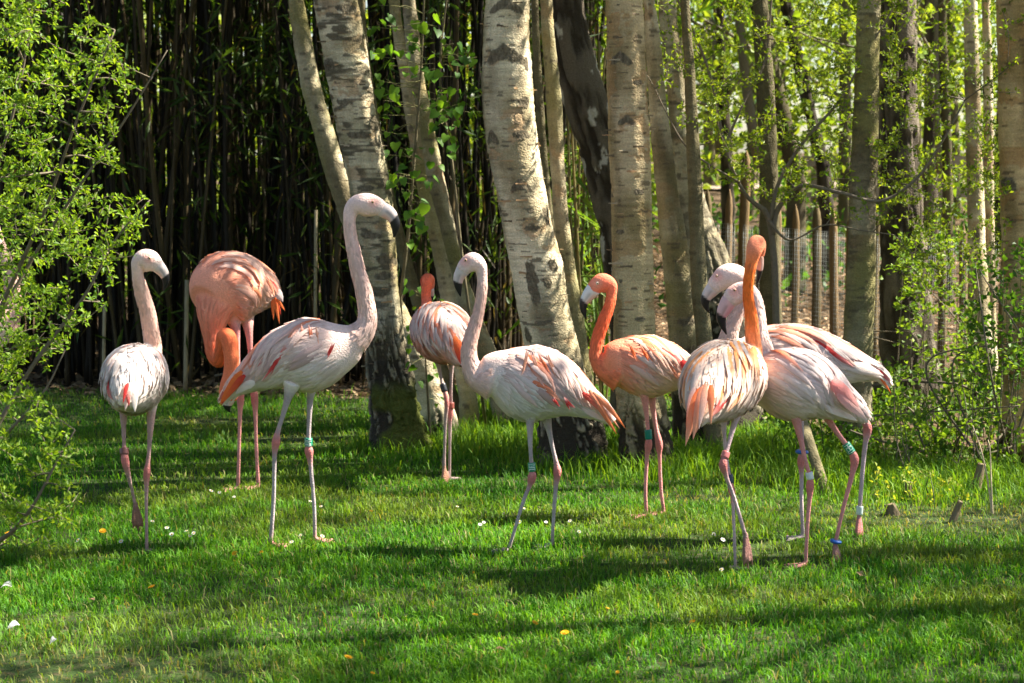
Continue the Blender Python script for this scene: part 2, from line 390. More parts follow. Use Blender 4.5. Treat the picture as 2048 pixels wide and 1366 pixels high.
def crown_mesh(mid, foot, n_limbs=9, reach=1.7, nleaf=1900, lsize=0.06, zmin=3.2, c1=(0.10, 0.19, 0.02), c2=(0.20, 0.29, 0.03), sd=1):
    r_ = np.random.default_rng(sd); lb = Bag(); cb = Bag()
    tips = []
    lb.add(*tube(mid[:, :3], mid[:, 3] * .7, 6), C=(0.16, 0.14, 0.10))
    for i in range(n_limbs):
        k = r_.integers(1, len(mid)); b = mid[k, :3]; az = r_.uniform(0, 2 * math.pi); L = reach * r_.uniform(.6, 1.1)
        e = b + np.array([math.cos(az) * L, math.sin(az) * L, r_.uniform(.1, .9) * L * .8]); e[2] = max(e[2], zmin + .3)
        m_ = (b + e) / 2 + r_.normal(0, .12, 3) + [0, 0, .15]
        c = cat(np.array([b, m_, e]), 9); lb.add(*tube(c, np.linspace(max(.012, mid[k, 3] * .4), .006, 9), 6), C=(0.16, 0.14, 0.10))
        for _ in range(4):
            f = c[r_.integers(3, 9)]; tip = f + r_.normal(0, .38, 3) * [1, 1, .7]; tip[2] = max(tip[2], zmin)
            lb.add(*tube(cat(np.array([f, (f + tip) / 2 + r_.normal(0, .05, 3), tip]), 5), np.linspace(.006, .003, 5), 4), C=(0.12, 0.10, 0.07)); tips.append(tip)
        tips.append(e)
    nleaf = int(nleaf * LEAFY); tips = np.array(tips); ci = r_.integers(0, len(tips), nleaf)
    p = tips[ci] + r_.normal(0, .22, (nleaf, 3)); p = p[p[:, 2] > zmin - .25]; k = len(p)
    V, T = leafcards(p, unit(r_.normal(size=(k, 3)) + [0, 0, -.5]), unit(r_.normal(size=(k, 3)) + [0, 0, .6]), lsize * r_.uniform(.7, 1.3, k), lsize * .75 * r_.uniform(.7, 1.2, k))
    cb.add(V, None, T, np.repeat(mix(c1, c2, r_.random(k)), 4, 0))
    return lb.mesh('limbs', MAT['twig'], off=foot), cb.mesh('crown', MAT['leaf'], False, off=foot)
def flakes(root, me, foot, n, sd, zlo=.3, zhi=2.5):
    """curled strips of loose bark standing off the trunk"""
    r_ = np.random.default_rng(sd); nv = len(me.vertices); co = np.empty(nv * 3, np.float32); me.vertices.foreach_get('co', co); co = co.reshape(-1, 3)
    no = np.empty(nv * 3, np.float32); me.vertices.foreach_get('normal', no); no = no.reshape(-1, 3)
    ok = np.where((co[:, 2] > zlo) & (co[:, 2] < zhi) & (no[:, 1] < .3))[0]
    for i in r_.choice(ok, n, replace=False):
        p, m_ = co[i], no[i].copy(); m_[2] = 0; m_ = unit(m_); sd_ = np.array([-m_[1], m_[0], 0]); L = r_.uniform(.02, .075); H = r_.uniform(.005, .013); k = 6; u = np.linspace(0, 1, k)
        c = p + sd_ * (u * L)[:, None] * r_.choice([-1, 1]) + m_ * (.001 + .016 * u ** 2 * r_.uniform(.4, 1.3))[:, None]
        V = np.stack([c + [0, 0, 1] * (H * (1 - .5 * u) * r_.uniform(.7, 1.2, k))[:, None] * .5, c - [0, 0, 1] * (H * (1 - .4 * u) * r_.uniform(.7, 1.2, k))[:, None] * .5], 1).reshape(-1, 3)
        q = np.array([[2 * j, 2 * j + 1, 2 * j + 3, 2 * j + 2] for j in range(k - 1)]); cc = np.array([(0.40, 0.25, 0.13), (0.36, 0.29, 0.19), (0.14, 0.105, 0.065)][r_.integers(0, 3)])
        obj('bark_flake', mesh('bark_flake', V, q, None, MAT['litter'], np.broadcast_to(cc, V.shape)), root)
def tree(name, label, pts, D, crown=True, group=None, cat_='tree', crown_kw=None, nflake=0, **kw):
    me, foot, top, mid = trunk_mesh('trunk', pts, D, **kw)
    e = empty(name, foot, label, cat_, group)
    obj('trunk', me, e)
    if nflake: flakes(e, me, foot, nflake, int(pts[0][0]))
    if crown:
        l, c = crown_mesh(mid, foot, **{**dict(sd=int(abs(pts[0][0]))), **(crown_kw or {})})
        obj('limbs', l, e); obj('crown', c, e)
    return e
LEAFY = 1.0
tree('birch_tree', 'thick leaning birch with black fissured mossy foot behind the tall pale flamingo',
     [(672, 0, 46), (690, 100, 46), (705, 200, 45), (722, 290, 45), (740, 370, 44), (748, 450, 43), (756, 540, 40), (763, 620, 40), (772, 700, 44), (784, 780, 50), (794, 850, 54), (800, 905, 58)], 9.9,
     nflake=45, ncol=176, ds=0.0062, fiss=0.95, algae=0.55, band=0.9, moss=1.0, seed=1.3, flare=.25,
     scars=[(700, 20, 60, 18, 'b'), (660, 130, 40, 26, 'b'), (722, 270, 60, 16, 'b'), (745, 470, 50, 14, 'b'), (770, 515, 30, 22, 'b'), (770, 550, 40, 18, 'b'), (735, 375, 40, 14, 'b'), (690, 205, 44, 14, 'b'), (760, 585, 36, 10, 'b')], crown_kw=dict(nleaf=1800))
tree('birch_tree', 'slim leaning birch passing behind the thick mossy-footed birch',
     [(592, 0, 18), (605, 80, 19), (622, 170, 21), (650, 270, 22), (672, 350, 23), (705, 440, 24), (745, 530, 25), (790, 620, 27), (830, 700, 31), (858, 770, 33), (878, 850, 36), (884, 880, 37)], 10.35,
     ncol=56, ds=0.012, algae=0.9, seed=4.2, fiss=.18, crown_kw=dict(nleaf=900, n_limbs=6), scars=[(815, 690, 14, 9, 'b'), (850, 760, 14, 8, 'b'), (800, 650, 12, 8, 'b'), (640, 215, 22, 10, 'b')])
tree('sapling', 'thin grey-green stem slanting down to the right of the thick mossy birch',
     [(725, 60, 9), (735, 150, 10), (752, 260, 11), (775, 380, 12), (800, 480, 13), (825, 570, 14), (862, 680, 15), (900, 790, 16), (920, 850, 17)], 10.8, style='smooth', ncol=28, ds=.025, seed=2.2, tone=0.98, crown_kw=dict(nleaf=500, n_limbs=5))
tree('sapling', 'slender smooth grey stem in front of the dark bamboo, left of a wider stem',
     [(788, 0, 11), (800, 90, 12), (822, 230, 13), (845, 370, 14), (870, 470, 15), (890, 560, 16), (908, 660, 17), (935, 790, 18), (938, 815, 19)], 10.7, style='birch', ncol=32, ds=.014, seed=7.2, tone=.85, algae=.9, crown_kw=dict(nleaf=500, n_limbs=5))
tree('sapling', 'wider smooth greenish stem slanting down behind the neck of a flamingo',
     [(818, 0, 14), (830, 130, 16), (852, 260, 19), (873, 370, 20), (900, 490, 21), (930, 600, 22), (962, 680, 23), (990, 750, 24), (1010, 820, 25)], 10.9, style='birch', ncol=36, ds=.014, seed=9.2, tone=.85, algae=.9, crown_kw=dict(nleaf=700, n_limbs=5))
tree('birch_tree', 'large curved white birch with chevron scars and dark plated foot',
     [(1016, 0, 47), (1014, 80, 48), (1016, 180, 53), (1024, 280, 53), (1040, 370, 53), (1058, 460, 54), (1074, 540, 54), (1088, 620, 55), (1106, 700, 58), (1122, 780, 62), (1138, 850, 68), (1148, 920, 74)], 9.55,
     nflake=40, ncol=180, ds=0.0062, fiss=0.62, algae=0.30, seed=12.1, flare=.2,
     scars=[(1010, 12, 80, 22, 'brow'), (1008, 110, 90, 34, 'brow'), (1052, 130, 16, 30, 'b'), (1048, 205, 30, 24, 'b'), (1045, 270, 40, 20, 'b'), (985, 278, 36, 24, 'brow'), (1042, 372, 46, 22, 'brow'), (1092, 430, 22, 40, 'b'), (1066, 455, 36, 14, 'b'), (1000, 418, 16, 18, 'b'), (1065, 560, 26, 92, 'b'), (1094, 562, 18, 26, 'b'), (1105, 528, 26, 26, 'b'), (1056, 668, 22, 34, 'b'), (1086, 694, 24, 22, 'b')], crown_kw=dict(nleaf=2200))
tree('sapling', 'slim pale grey stem standing close beside the large curved birch',
     [(1092, 0, 13), (1098, 90, 14), (1108, 200, 16), (1115, 330, 16), (1122, 430, 16), (1135, 530, 16), (1150, 620, 17), (1160, 700, 19), (1168, 780, 21), (1175, 850, 23)], 9.95, style='birch', algae=.8, ncol=36, ds=.016, seed=14.9, tone=.8, crown_kw=dict(nleaf=700, n_limbs=5))
tree('sapling', 'thin shaded stem in the gap beside the large curved birch',
     [(1072, 80, 8), (1080, 220, 9), (1090, 350, 9), (1103, 480, 10), (1120, 620, 11), (1135, 800, 12)], 10.6, style='smooth', ncol=24, ds=.03, seed=3.9, tone=0.98, crown=False)
tree('leaning_tree', 'dark leaning trunk with cracked bark crossing behind the straight birch',
     [(1138, 60, 40), (1165, 180, 44), (1192, 270, 44), (1220, 370, 44), (1244, 480, 44), (1262, 620, 46), (1275, 800, 50)], 10.9, style='patchy', ncol=96, ds=.012, seed=5.5, tone=.8, flare=.3, crown=False, ztop=5.0)
tree('birch_tree', 'straight birch with orange peeling bark behind the orange-necked flamingo',
     [(1248, 0, 40), (1252, 100, 41), (1256, 200, 43), (1260, 300, 43), (1263, 400, 43), (1265, 500, 43), (1267, 600, 43), (1270, 700, 45), (1278, 780, 49), (1288, 860, 54), (1295, 935, 60)], 9.35,
     nflake=45, ncol=176, ds=0.0062, fiss=0.42, algae=0.35, tint=(1.06, .96, .84), seed=21.0, flare=.3, tone=.86,
     scars=[(1238, 118, 54, 20, 'brow'), (1250, 242, 36, 16, 'brow'), (1274, 166, 30, 10, 'b'), (1276, 382, 26, 14, 'b'), (1222, 390, 16, 10, 'b'), (1238, 462, 20, 10, 'b'), (1278, 635, 26, 10, 'b'), (1240, 560, 10, 8, 'b')], crown_kw=dict(nleaf=2200))
tree('birch_tree', 'mossy green leaning birch just right of the straight peeling birch',
     [(1298, 0, 12), (1306, 90, 16), (1315, 200, 18), (1326, 310, 22), (1338, 410, 25), (1350, 500, 29), (1362, 600, 32), (1372, 700, 36), (1384, 790, 42), (1392, 870, 46), (1395, 890, 48)], 9.9,
     ncol=72, ds=0.01, fiss=0.5, algae=0.95, seed=25.0, flare=.25, tone=.8, scars=[(1372, 640, 40, 18, 'b'), (1385, 700, 36, 26, 'b')], crown_kw=dict(nleaf=1200))
tree('birch_tree', 'reddish pale birch with a dark rough swollen foot behind the two touching flamingo heads',
     [(1335, 30, 19), (1350, 140, 21), (1362, 250, 23), (1374, 350, 25), (1388, 420, 32), (1404, 480, 43), (1424, 560, 52), (1442, 650, 57), (1452, 760, 60), (1455, 840, 62)], 10.9, ncol=96, ds=.012, fiss=1.45, seed=27.5, band=.7, algae=.2, tone=.85, crown_kw=dict(nleaf=900))
tree('sapling', 'slim grey stem in front of the reddish birch, leaning slightly right',
     [(1370, 0, 9), (1378, 120, 11), (1384, 250, 13), (1390, 370, 15), (1394, 480, 16), (1400, 590, 17), (1410, 690, 18), (1420, 800, 19)], 9.7, style='smooth', ncol=36, ds=.016, seed=31.5, tone=1.02, crown_kw=dict(nleaf=600, n_limbs=5))
tree('young_tree', 'dark upright trunk behind the bright orange neck, beside the fence',
     [(1520, 0, 17), (1528, 130, 18), (1534, 260, 19), (1538, 400, 20), (1540, 540, 21), (1545, 680, 23), (1548, 820, 25)], 11.0, style='smooth', ncol=40, ds=.02, seed=33.5, tone=.75, crown_kw=dict(nleaf=900))
tree('birch_tree', 'grey birch trunk with bare straight stem behind the walking flamingo pair',
     [(1738, 0, 24), (1734, 130, 25), (1730, 270, 27), (1726, 400, 28), (1722, 530, 30), (1718, 650, 32), (1714, 770, 33), (1710, 850, 36), (1706, 890, 40)], 10.1, ncol=64, ds=.012, seed=36.5, algae=.9, tone=.50, band=.5, fiss=.12, crown_kw=dict(nleaf=1500))
tree('oak_tree', 'thick dark ridged trunk wrapped in leafy twigs behind the fence line',
     [(1795, 0, 36), (1796, 150, 37), (1798, 300, 40), (1802, 430, 44), (1808, 560, 50), (1818, 680, 58), (1822, 780, 66)], 11.6, style='ridged', ncol=96, ds=.014, seed=39.5, tone=1.0, crown_kw=dict(nleaf=1800), flare=.5)
tree('birch_tree', 'sunlit white birch with split bark near the picket fence',
     [(1940, 0, 15), (1944, 150, 16), (1948, 300, 17), (1952, 420, 18), (1955, 550, 21), (1960, 680, 26), (1962, 760, 30)], 11.9, ncol=48, ds=.014, seed=41.5, algae=.15, fiss=.5, crown_kw=dict(nleaf=1200), scars=[(1948, 470, 20, 30, 'b')])
tree('birch_tree', 'thin pale birch pressed close to the sunlit split birch',
     [(1972, 0, 9), (1976, 200, 10), (1978, 400, 11), (1978, 560, 13), (1980, 700, 15), (1982, 780, 16)], 12.2, ncol=32, ds=.02, seed=43.5, algae=.1, crown_kw=dict(nleaf=700, n_limbs=5))
tree('birch_tree', 'broad birch at the far end of the shrubbery with a knot and brown shaded side',
     [(2032, 0, 40), (2034, 150, 40), (2038, 300, 41), (2042, 450, 42), (2045, 600, 43), (2048, 720, 44), (2052, 830, 48), (2056, 900, 54)], 9.7, ncol=96, ds=.01, seed=46.5, algae=.25, tone=.85, tint=(1.1, .90, .66), fiss=.15, scars=[(2010, 370, 36, 40, 'b'), (2030, 630, 40, 14, 'b')], crown_kw=dict(nleaf=1800))
# unseen birches added outside the picture to throw dappled shade on the lawn
for (x_, y_, r_, lab) in ((4.3, 6.9, .11, 'unseen birch added to shade the lawn, nearest the open grass'), (5.4, 8.0, .13, 'unseen birch added to shade the lawn, between the shrubbery and the open lawn'), (4.9, 9.6, .10, 'slender unseen birch added to shade the lawn, behind the shrubbery end'), (6.6, 6.4, .12, 'unseen birch added to shade the lawn, farthest out')):
    pxx = lambda z: 1024 + F * x_ / y_
    rows_ = [(pxx(0), 683 - F * (z - CAMH) / y_ - F * SP, r_ * F / y_ * (1 - .08 * z)) for z in (2.6, 1.6, .8, .1)]
    tree('birch_tree', lab, rows_, y_, ncol=32, ds=.05, seed=x_, crown_kw=dict(nleaf=2700, sd=int(x_ * 100), reach=1.6, n_limbs=9, lsize=.08))
# the leaning cut pole between the legs
me, ft, _, _ = trunk_mesh('leaning_pole', [(1598, 810, 9, .35), (1612, 860, 10, .2), (1630, 920, 11.5, .07), (1650, 985, 13)], float(G(1650, 985)[1]), style='smooth', ncol=24, ds=.02, ztop=.52, tone=1.07, flare=.1)
obj('leaning_pole', me, None, 'bare grey-brown pole leaning out of the grass behind two pairs of flamingo legs', 'pole', loc=ft)

# ================================================================== flamingos
PALE = np.array([0.80, 0.575, 0.505]); WHITE = np.array([0.80, 0.70, 0.63]); ORANGE = np.array([0.86, 0.19, 0.05])
RED = np.array([0.62, 0.045, 0.04]); SALMON = np.array([0.76, 0.34, 0.21]); GREYPINK = np.array([0.62, 0.50, 0.47])
LEG_GREY = np.array([0.40, 0.33, 0.33]); LEG_PINK = np.array([0.60, 0.25, 0.23]); JOINT = np.array([0.52, 0.17, 0.15]); FOOT_BROWN = np.array([0.20, 0.10, 0.07])
def feather_strips(S, t0, a0, t1, a1, W, o0, o1, K=6, curl=1.3):
    """strips lying along the torso surface from (t0,a0) to (t1,a1)"""
    s = np.linspace(0, 1, K)[None]; n = len(t0)
    tt = t0[:, None] + (t1 - t0)[:, None] * s; aa = a0[:, None] + (a1 - a0)[:, None] * s ** curl
    off = o0[:, None] + (o1 - o0)[:, None] * s
    c = S(tt, aa, off); nn = unit(S(tt, aa, off + .01) - c)
    tan = unit(np.gradient(c, axis=1)); sd = unit(np.cross(nn, tan))
    w_ = W[:, None] * np.minimum(1, (s * 3.2 + .12)) ** .6 * np.sqrt(np.clip(1 - s ** 2.6, 0.01, 1)) * .5
    V = np.stack([c - sd * w_[..., None] - nn * w_[..., None] * .28, c + nn * w_[..., None] * .10, c + sd * w_[..., None] - nn * w_[..., None] * .28], 2)
    return V, np.broadcast_to(s, tt.shape)          # (n,K,3,3)
def strip_quads(K):
    q = []
    for i in range(K - 1):
        for j in range(2):
            q.append([i * 3 + j, i * 3 + j + 1, (i + 1) * 3 + j + 1, (i + 1) * 3 + j])
    return np.array(q)
def blade_feather(p0, p1, w0, sag, nrm, C0, C1, K=6):
    s = np.linspace(0, 1, K)[:, None]; c = p0 + (p1 - p0) * s + np.array([0, 0, -1]) * (sag * (s - s * s) * 4 * -1)
    tan = unit(np.gradient(c, axis=0)); sd = unit(np.cross(tan, nrm)); nn = np.cross(sd, tan)
    w_ = w0 * (np.minimum(1, s * 2.5 + .35)) * np.clip(1 - s ** 1.8, .004, 1) ** .7 * .5
    V = np.stack([c - sd * w_ , c + nn * w_ * .35, c + sd * w_], 1).reshape(-1, 3)
    C = np.repeat(mix(C0, C1, s[:, 0]), 3, 0)
    return V, strip_quads(K), C
def seg_strokes(ch):
    g = {'2': 'abged', '5': 'afgcd', 'S': 'afgcd', 'E': 'afged', 'H': 'fegbc', 'U': 'fedcb', 'C': 'afed', 'A': 'efabcg', 'V': 'fbx', 'N': 'feabc', '8': 'abcdefg'}
    sg = dict(a=(0, 1, 1, 1), b=(1, .5, 1, 1), c=(1, 0, 1, .5), d=(0, 0, 1, 0), e=(0, 0, 0, .5), f=(0, .5, 0, 1), g=(0, .5, 1, .5), x=(0, .5, .5, 0))
    return [sg[k] for k in g[ch]]
FEATHER_Q = strip_quads(6)
def edge3(C):
    return (np.repeat(C, 3, 0).reshape(-1, 3, 3) * np.array([.86, 1.02, .90])[None, :, None]).reshape(-1, 3)
def flamingo(label, D, torso, neck, bill, legs, look, feet_y=None, head_side=(0, 1, 0), wr=0.80, bands=(), tails=(), marks=(), eye=None, wing=True, sd=0, nplum=1500):
    r_ = np.random.default_rng(100 + sd)
    def pt(p): return P(p[0], p[1], D + (p[2] if len(p) > 2 else 0))
    px2m = lambda v: M(v, D)
    b = Bag(); base = np.mean([pt(l[-1][:3]) for l in legs['std']], axis=0); base[2] = ground_z(base[0], base[1])
    # ---- torso: rows (px, py, dY, half height px)
    a = np.array([[*P(p[0], p[1], D + p[2]), px2m(p[3])] for p in torso]); a = cat(a, 46)
    c = a[:, :3]; rv = np.maximum(a[:, 3], .003)
    T = unit(np.gradient(c, axis=0)); S_ = unit(np.cross(T, np.array([0, 0, 1.0]))); U_ = np.cross(S_, T)
    arc = np.concatenate([[0], np.cumsum(np.linalg.norm(np.diff(c, axis=0), axis=1))]); arc /= arc[-1]
    rs = rv * wr * (1 + 0.15 * sstep(.2, .0, arc))
    def surf(t, th, off):
        q = lambda k: np.interp(t, arc, k)
        C_ = np.stack([q(c[:, i]) for i in range(3)], -1); UU = np.stack([q(U_[:, i]) for i in range(3)], -1); SS = np.stack([q(S_[:, i]) for i in range(3)], -1)
        return C_ + ((q(rv) + off) * np.cos(th))[..., None] * UU + ((q(rs) + off) * np.sin(th))[..., None] * SS
    bodycol, neckcol, headcol, streak = look['body'], look['neck'], look['head'], look.get('streak', ORANGE)
    def tcol(t, th):
        top = look.get('top', bodycol); low = look.get('low', WHITE); ch = look.get('chest', neckcol)
        up = sstep(-.3, .75, np.cos(th))
        C = mix(low, top, up); C = mix(C, ch, sstep(look.get('c0', .72), 1.02, t) * look.get('cw', .9))
        return mix(C, look.get('tail', WHITE), sstep(.30, .05, t) * .6)
    V, q, t3 = loft(c, U_, S_, rv, rs, 32)
    ang = np.linspace(0, 2 * math.pi, 32, endpoint=False)
    TT, AA = np.meshgrid(arc, ang, indexing='ij'); C = tcol(TT, AA).reshape(-1, 3); b.add(V, q, t3, np.vstack([C, C[0], C[-1]]))
    # ---- neck and head: rows (px, py, dY, r px[, side ratio])
    a = np.array([[*P(p[0], p[1], D + p[2]), px2m(p[3]), (p[4] if len(p) > 4 else 1.0)] for p in neck]); a = cat(a, 90)
    T = unit(np.gradient(a[:, :3], axis=0)); ref = np.asarray(head_side, float)
    S2 = unit(ref - (T @ ref)[:, None] * T); U2 = np.cross(S2, T)
    V, q, t3 = loft(a[:, :3], U2, S2, a[:, 3], a[:, 3] * a[:, 4], 20)
    s = np.linspace(0, 1, 90); nc = mix(look.get('chest', look.get('neck0', neckcol)) * .5 + look.get('neck0', neckcol) * .5, neckcol, sstep(.1, .5, s)); nc = mix(nc, headcol, sstep(.68, .84, s)); nc = mix(nc, look.get('face', headcol), sstep(.93, .99, s))
    C = np.repeat(nc, 20, 0); b.add(V, q, t3, np.vstack([C, nc[0], nc[-1]])); hd = a; hT, hS, hU = T, S2, U2
    # ---- legs: rows (px, py, dY, r px); joint index marks the knobbly ankle
    LEGPTS = []
    for kind in ('std', 'up'):
        for lg in legs.get(kind, []):
            a = np.array([[*P(p[0], p[1], D + p[2]), px2m(p[3] * (.84 if p[3] < 7.2 else 1))] for p in lg])
            if kind == 'std': a[-1, 2] = ground_z(a[-1, 0], a[-1, 1]) + .006
            jt = max(range(1, len(lg) - 1), key=lambda i: lg[i][3] + (i > 1) * 2.2); jp = a[jt, :3]
            f = cat(a, 60); f[:, 3] = np.interp(np.linspace(0, 1, 60), np.linspace(0, 1, 60), f[:, 3])
            V, q, t3 = tube(f[:, :3], f[:, 3], 12, ref=(0, 1, .05)); LEGPTS.append(f)
            dj = np.linalg.norm(f[:, :3] - jp, axis=1); k = np.exp(-(dj / .045) ** 2)
            lc = mix(look['leg'], look.get('joint', JOINT), k); lc = mix(lc, look.get('foot', look['leg'] * .8), sstep(.92, 1, np.linspace(0, 1, 60)))
            lc = lc * (.78 + .4 * fbm(np.linspace(0, 26, 60), 3.3 * sd, 1.7, 3))[:, None]; lc = mix(lc, FOOT_BROWN, sstep(.80, 1.0, np.linspace(0, 1, 60)) * .35)
            th = sstep(.10, .0, np.linspace(0, 1, 60)); lc = mix(lc, look.get('low', WHITE), th)
            b.add(V, q, t3, np.vstack([np.repeat(lc, 12, 0), lc[0], lc[-1]]))
            e = f[-1, :3]; fc = look.get('foot', look['leg'] * .8)
            if kind == 'std':
                h = np.array(legs.get('toe', (-1, -.4))); h = h / np.linalg.norm(h); fw = np.array([h[0], h[1], 0]); sd_ = np.array([-h[1], h[0], 0])
                for an in (-.5, 0, .5):
                    tp = e + (fw * math.cos(an) + sd_ * math.sin(an)) * .085; tp[2] = e[2] - .004
                    b.add(*tube(np.linspace(e + [0, 0, .006], tp, 8), np.linspace(.0085, .005, 8), 8), C=fc)
                l_, r2 = (e + (fw * math.cos(an) + sd_ * math.sin(an)) * .074 for an in (-.5, .5))
                quad = np.array([e, l_, r2]); top = quad + [0, 0, .005]; bot = quad - [0, 0, .004]
                b.add(np.vstack([top, bot]), np.array([[0, 1, 4, 3], [1, 2, 5, 4], [2, 0, 3, 5]]), np.array([[0, 2, 1], [3, 4, 5]]), fc)
            else:
                dn = legs.get('hang', {}).get('len', 55); L = px2m(dn); dx = px2m(legs.get('hang', {}).get('dx', 4))
                for k_, (sx, ln) in enumerate(((-.55, .86), (.0, 1.0), (.62, .9))):
                    mid_ = e + np.array([dx * .5 + sx * .019, -.012 + .01 * k_, -L * .45]); tp = e + np.array([dx + sx * .030, -.008 + .012 * k_, -L * ln])
                    f2 = cat(np.array([[*(e + [0, 0, .01])], mid_, tp]), 10)
                    b.add(*tube(f2, np.concatenate([np.linspace(.009, .0085, 7), [.0065, .005, .003]]), 8), C=look.get('hangc', FOOT_BROWN))
                b.add(*tube(np.linspace(e + [0, 0, .005], e + np.array([dx * .8, 0, -L * .72]), 8), np.linspace(.009, .0125, 8), 8), C=look.get('hangc', FOOT_BROWN) * 1.2)
    # ---- one continuous skin
    srcV = np.vstack(b.V); srcC = np.vstack(b.C)
    tmp = obj('tmp', b.mesh('tmp', None, off=base))
    rm = tmp.modifiers.new('r', 'REMESH'); rm.mode = 'VOXEL'; rm.voxel_size = 0.0052; rm.use_smooth_shade = True
    sm = tmp.modifiers.new('s', 'SMOOTH'); sm.factor = .5; sm.iterations = 2
    dg = bpy.context.evaluated_depsgraph_get(); me = bpy.data.meshes.new_from_object(tmp.evaluated_get(dg)); old = tmp.data
    bpy.data.objects.remove(tmp); bpy.data.meshes.remove(old)
    me.name = 'body'
    n = len(me.vertices); co = np.empty(n * 3, np.float32); me.vertices.foreach_get('co', co); co = co.reshape(-1, 3) + base
    kd = kdtree.KDTree(len(srcV))
    for i, v_ in enumerate(srcV): kd.insert(v_, i)
    kd.balance(); out = np.empty((n, 3))
    for i in range(n):
        w0 = 0; acc = 0
        for (_, j, d_) in kd.find_n(co[i], 4):
            ww = 1 / (d_ * d_ + 2e-5); acc = acc + srcC[j] * ww; w0 += ww
        out[i] = acc / w0
    if eye:
        e0 = P(eye[0], eye[1], D + (eye[2] if len(eye) > 2 else 0)); de = np.hypot(co[:, 0] - e0[0], co[:, 2] - e0[2]); he = sstep(.032, .012, de) * (np.abs(co[:, 1] - e0[1]) < .07)
        out = mix(out, look.get('eyepatch', np.array([.76, .36, .29])), he * .65)
    # ease the neck into the breast
    ne = len(me.edges); ed = np.empty(ne * 2, np.int32); me.edges.foreach_get('vertices', ed); ed = ed.reshape(-1, 2)
    jn = hd[:34, :3]; jd = np.min(np.linalg.norm(co[:, None] - jn[None, ::4], axis=2), axis=1); wv = sstep(.17, .07, jd)[:, None]; deg = np.bincount(ed.ravel(), minlength=n)[:, None]
    for _ in range(26):
        ac = np.stack([np.bincount(ed[:, 0], co[ed[:, 1], k], n) + np.bincount(ed[:, 1], co[ed[:, 0], k], n) for k in range(3)], -1) / np.maximum(deg, 1)
        co = co + (ac - co) * wv * .6
        out = out + (np.stack([np.bincount(ed[:, 0], out[ed[:, 1], k], n) + np.bincount(ed[:, 1], out[ed[:, 0], k], n) for k in range(3)], -1) / np.maximum(deg, 1) - out) * wv * .5
    me.vertices.foreach_set('co', (co - base).astype(np.float32).ravel()); me.update()
    for a_ in list(me.color_attributes): me.color_attributes.remove(a_)
    setcol(me, out); me.materials.clear(); me.materials.append(MAT['bird'])
    me.polygons.foreach_set('use_smooth', np.ones(len(me.polygons), bool))
    root = empty('flamingo', base, label, 'flamingo', 'flamingos on the lawn')
    obj('body', me, root)
    # ---- small down feathers over the torso
    N_ = nplum
    t0 = r_.uniform(.12, .90, N_); th0 = r_.uniform(-math.pi, math.pi, N_)
    ln = r_.uniform(.09, .16, N_); t1 = np.maximum(t0 - ln, .0)
    sg = np.sign(th0); th1 = th0 + sg * r_.uniform(0, .22, N_) * np.sin(np.abs(th0)); W = r_.uniform(.016, .028, N_)
    fade = sstep(.97, .80, t0); W = W * (.45 + .55 * fade)
    V, s = feather_strips(surf, t0, th0, t1, th1, W, np.full(N_, -.001), r_.uniform(.004, .012, N_) * (.25 + .75 * fade), K=4)
    C = tcol(np.repeat(t0[:, None], 4, 1), np.repeat(th0[:, None], 4, 1)) * (1 + r_.normal(0, .045, (N_, 1, 1))) * (.94 + .12 * s[..., None])
    q4 = strip_quads(4); Q = (np.arange(N_)[:, None, None] * 12 + q4[None]).reshape(-1, 4)
    obj('plumage', mesh('plumage', V.reshape(-1, 3) - base, Q, None, MAT['feather'], np.repeat(C[:, :, None], 3, 2).reshape(-1, 3)), root, kind='stuff')
    # ---- short feathers down the neck
    NN = 800; sN = np.linspace(0, 1, 90); hc = hd
    def nsurf(t, th, off):
        q = lambda k: np.interp(t, sN, k)
        C_ = np.stack([q(hc[:, i]) for i in range(3)], -1); UU = np.stack([q(hU[:, i]) for i in range(3)], -1); SS = np.stack([q(hS[:, i]) for i in range(3)], -1)
        return C_ + ((q(hc[:, 3]) + off) * np.cos(th))[..., None] * UU + ((q(hc[:, 3] * hc[:, 4]) + off) * np.sin(th))[..., None] * SS
    t0 = .06 + .70 * r_.random(NN) ** 1.3; th0 = r_.uniform(0, 6.283, NN); t1 = np.maximum(t0 - r_.uniform(.035, .06, NN), .0)
    V, s = feather_strips(nsurf, t0, th0, t1, th0 + r_.normal(0, .08, NN), r_.uniform(.008, .014, NN) * np.interp(t0, [0, .3], [1.5, 1]), np.full(NN, -.0015), r_.uniform(.0006, .0022, NN) * np.interp(t0, [0, .3], [2, 1]), K=4)
    C = np.stack([np.interp(t0, sN, nc[:, i]) for i in range(3)], -1)[:, None] * (1 + r_.normal(0, .09, (NN, 1, 1))) * np.ones((1, 4, 1))
    obj('neck_down', mesh('neck_down', V.reshape(-1, 3) - base, (np.arange(NN)[:, None, None] * 12 + q4[None]).reshape(-1, 4), None, MAT['feather'], np.repeat(C[:, :, None], 3, 2).reshape(-1, 3)), root, kind='stuff')
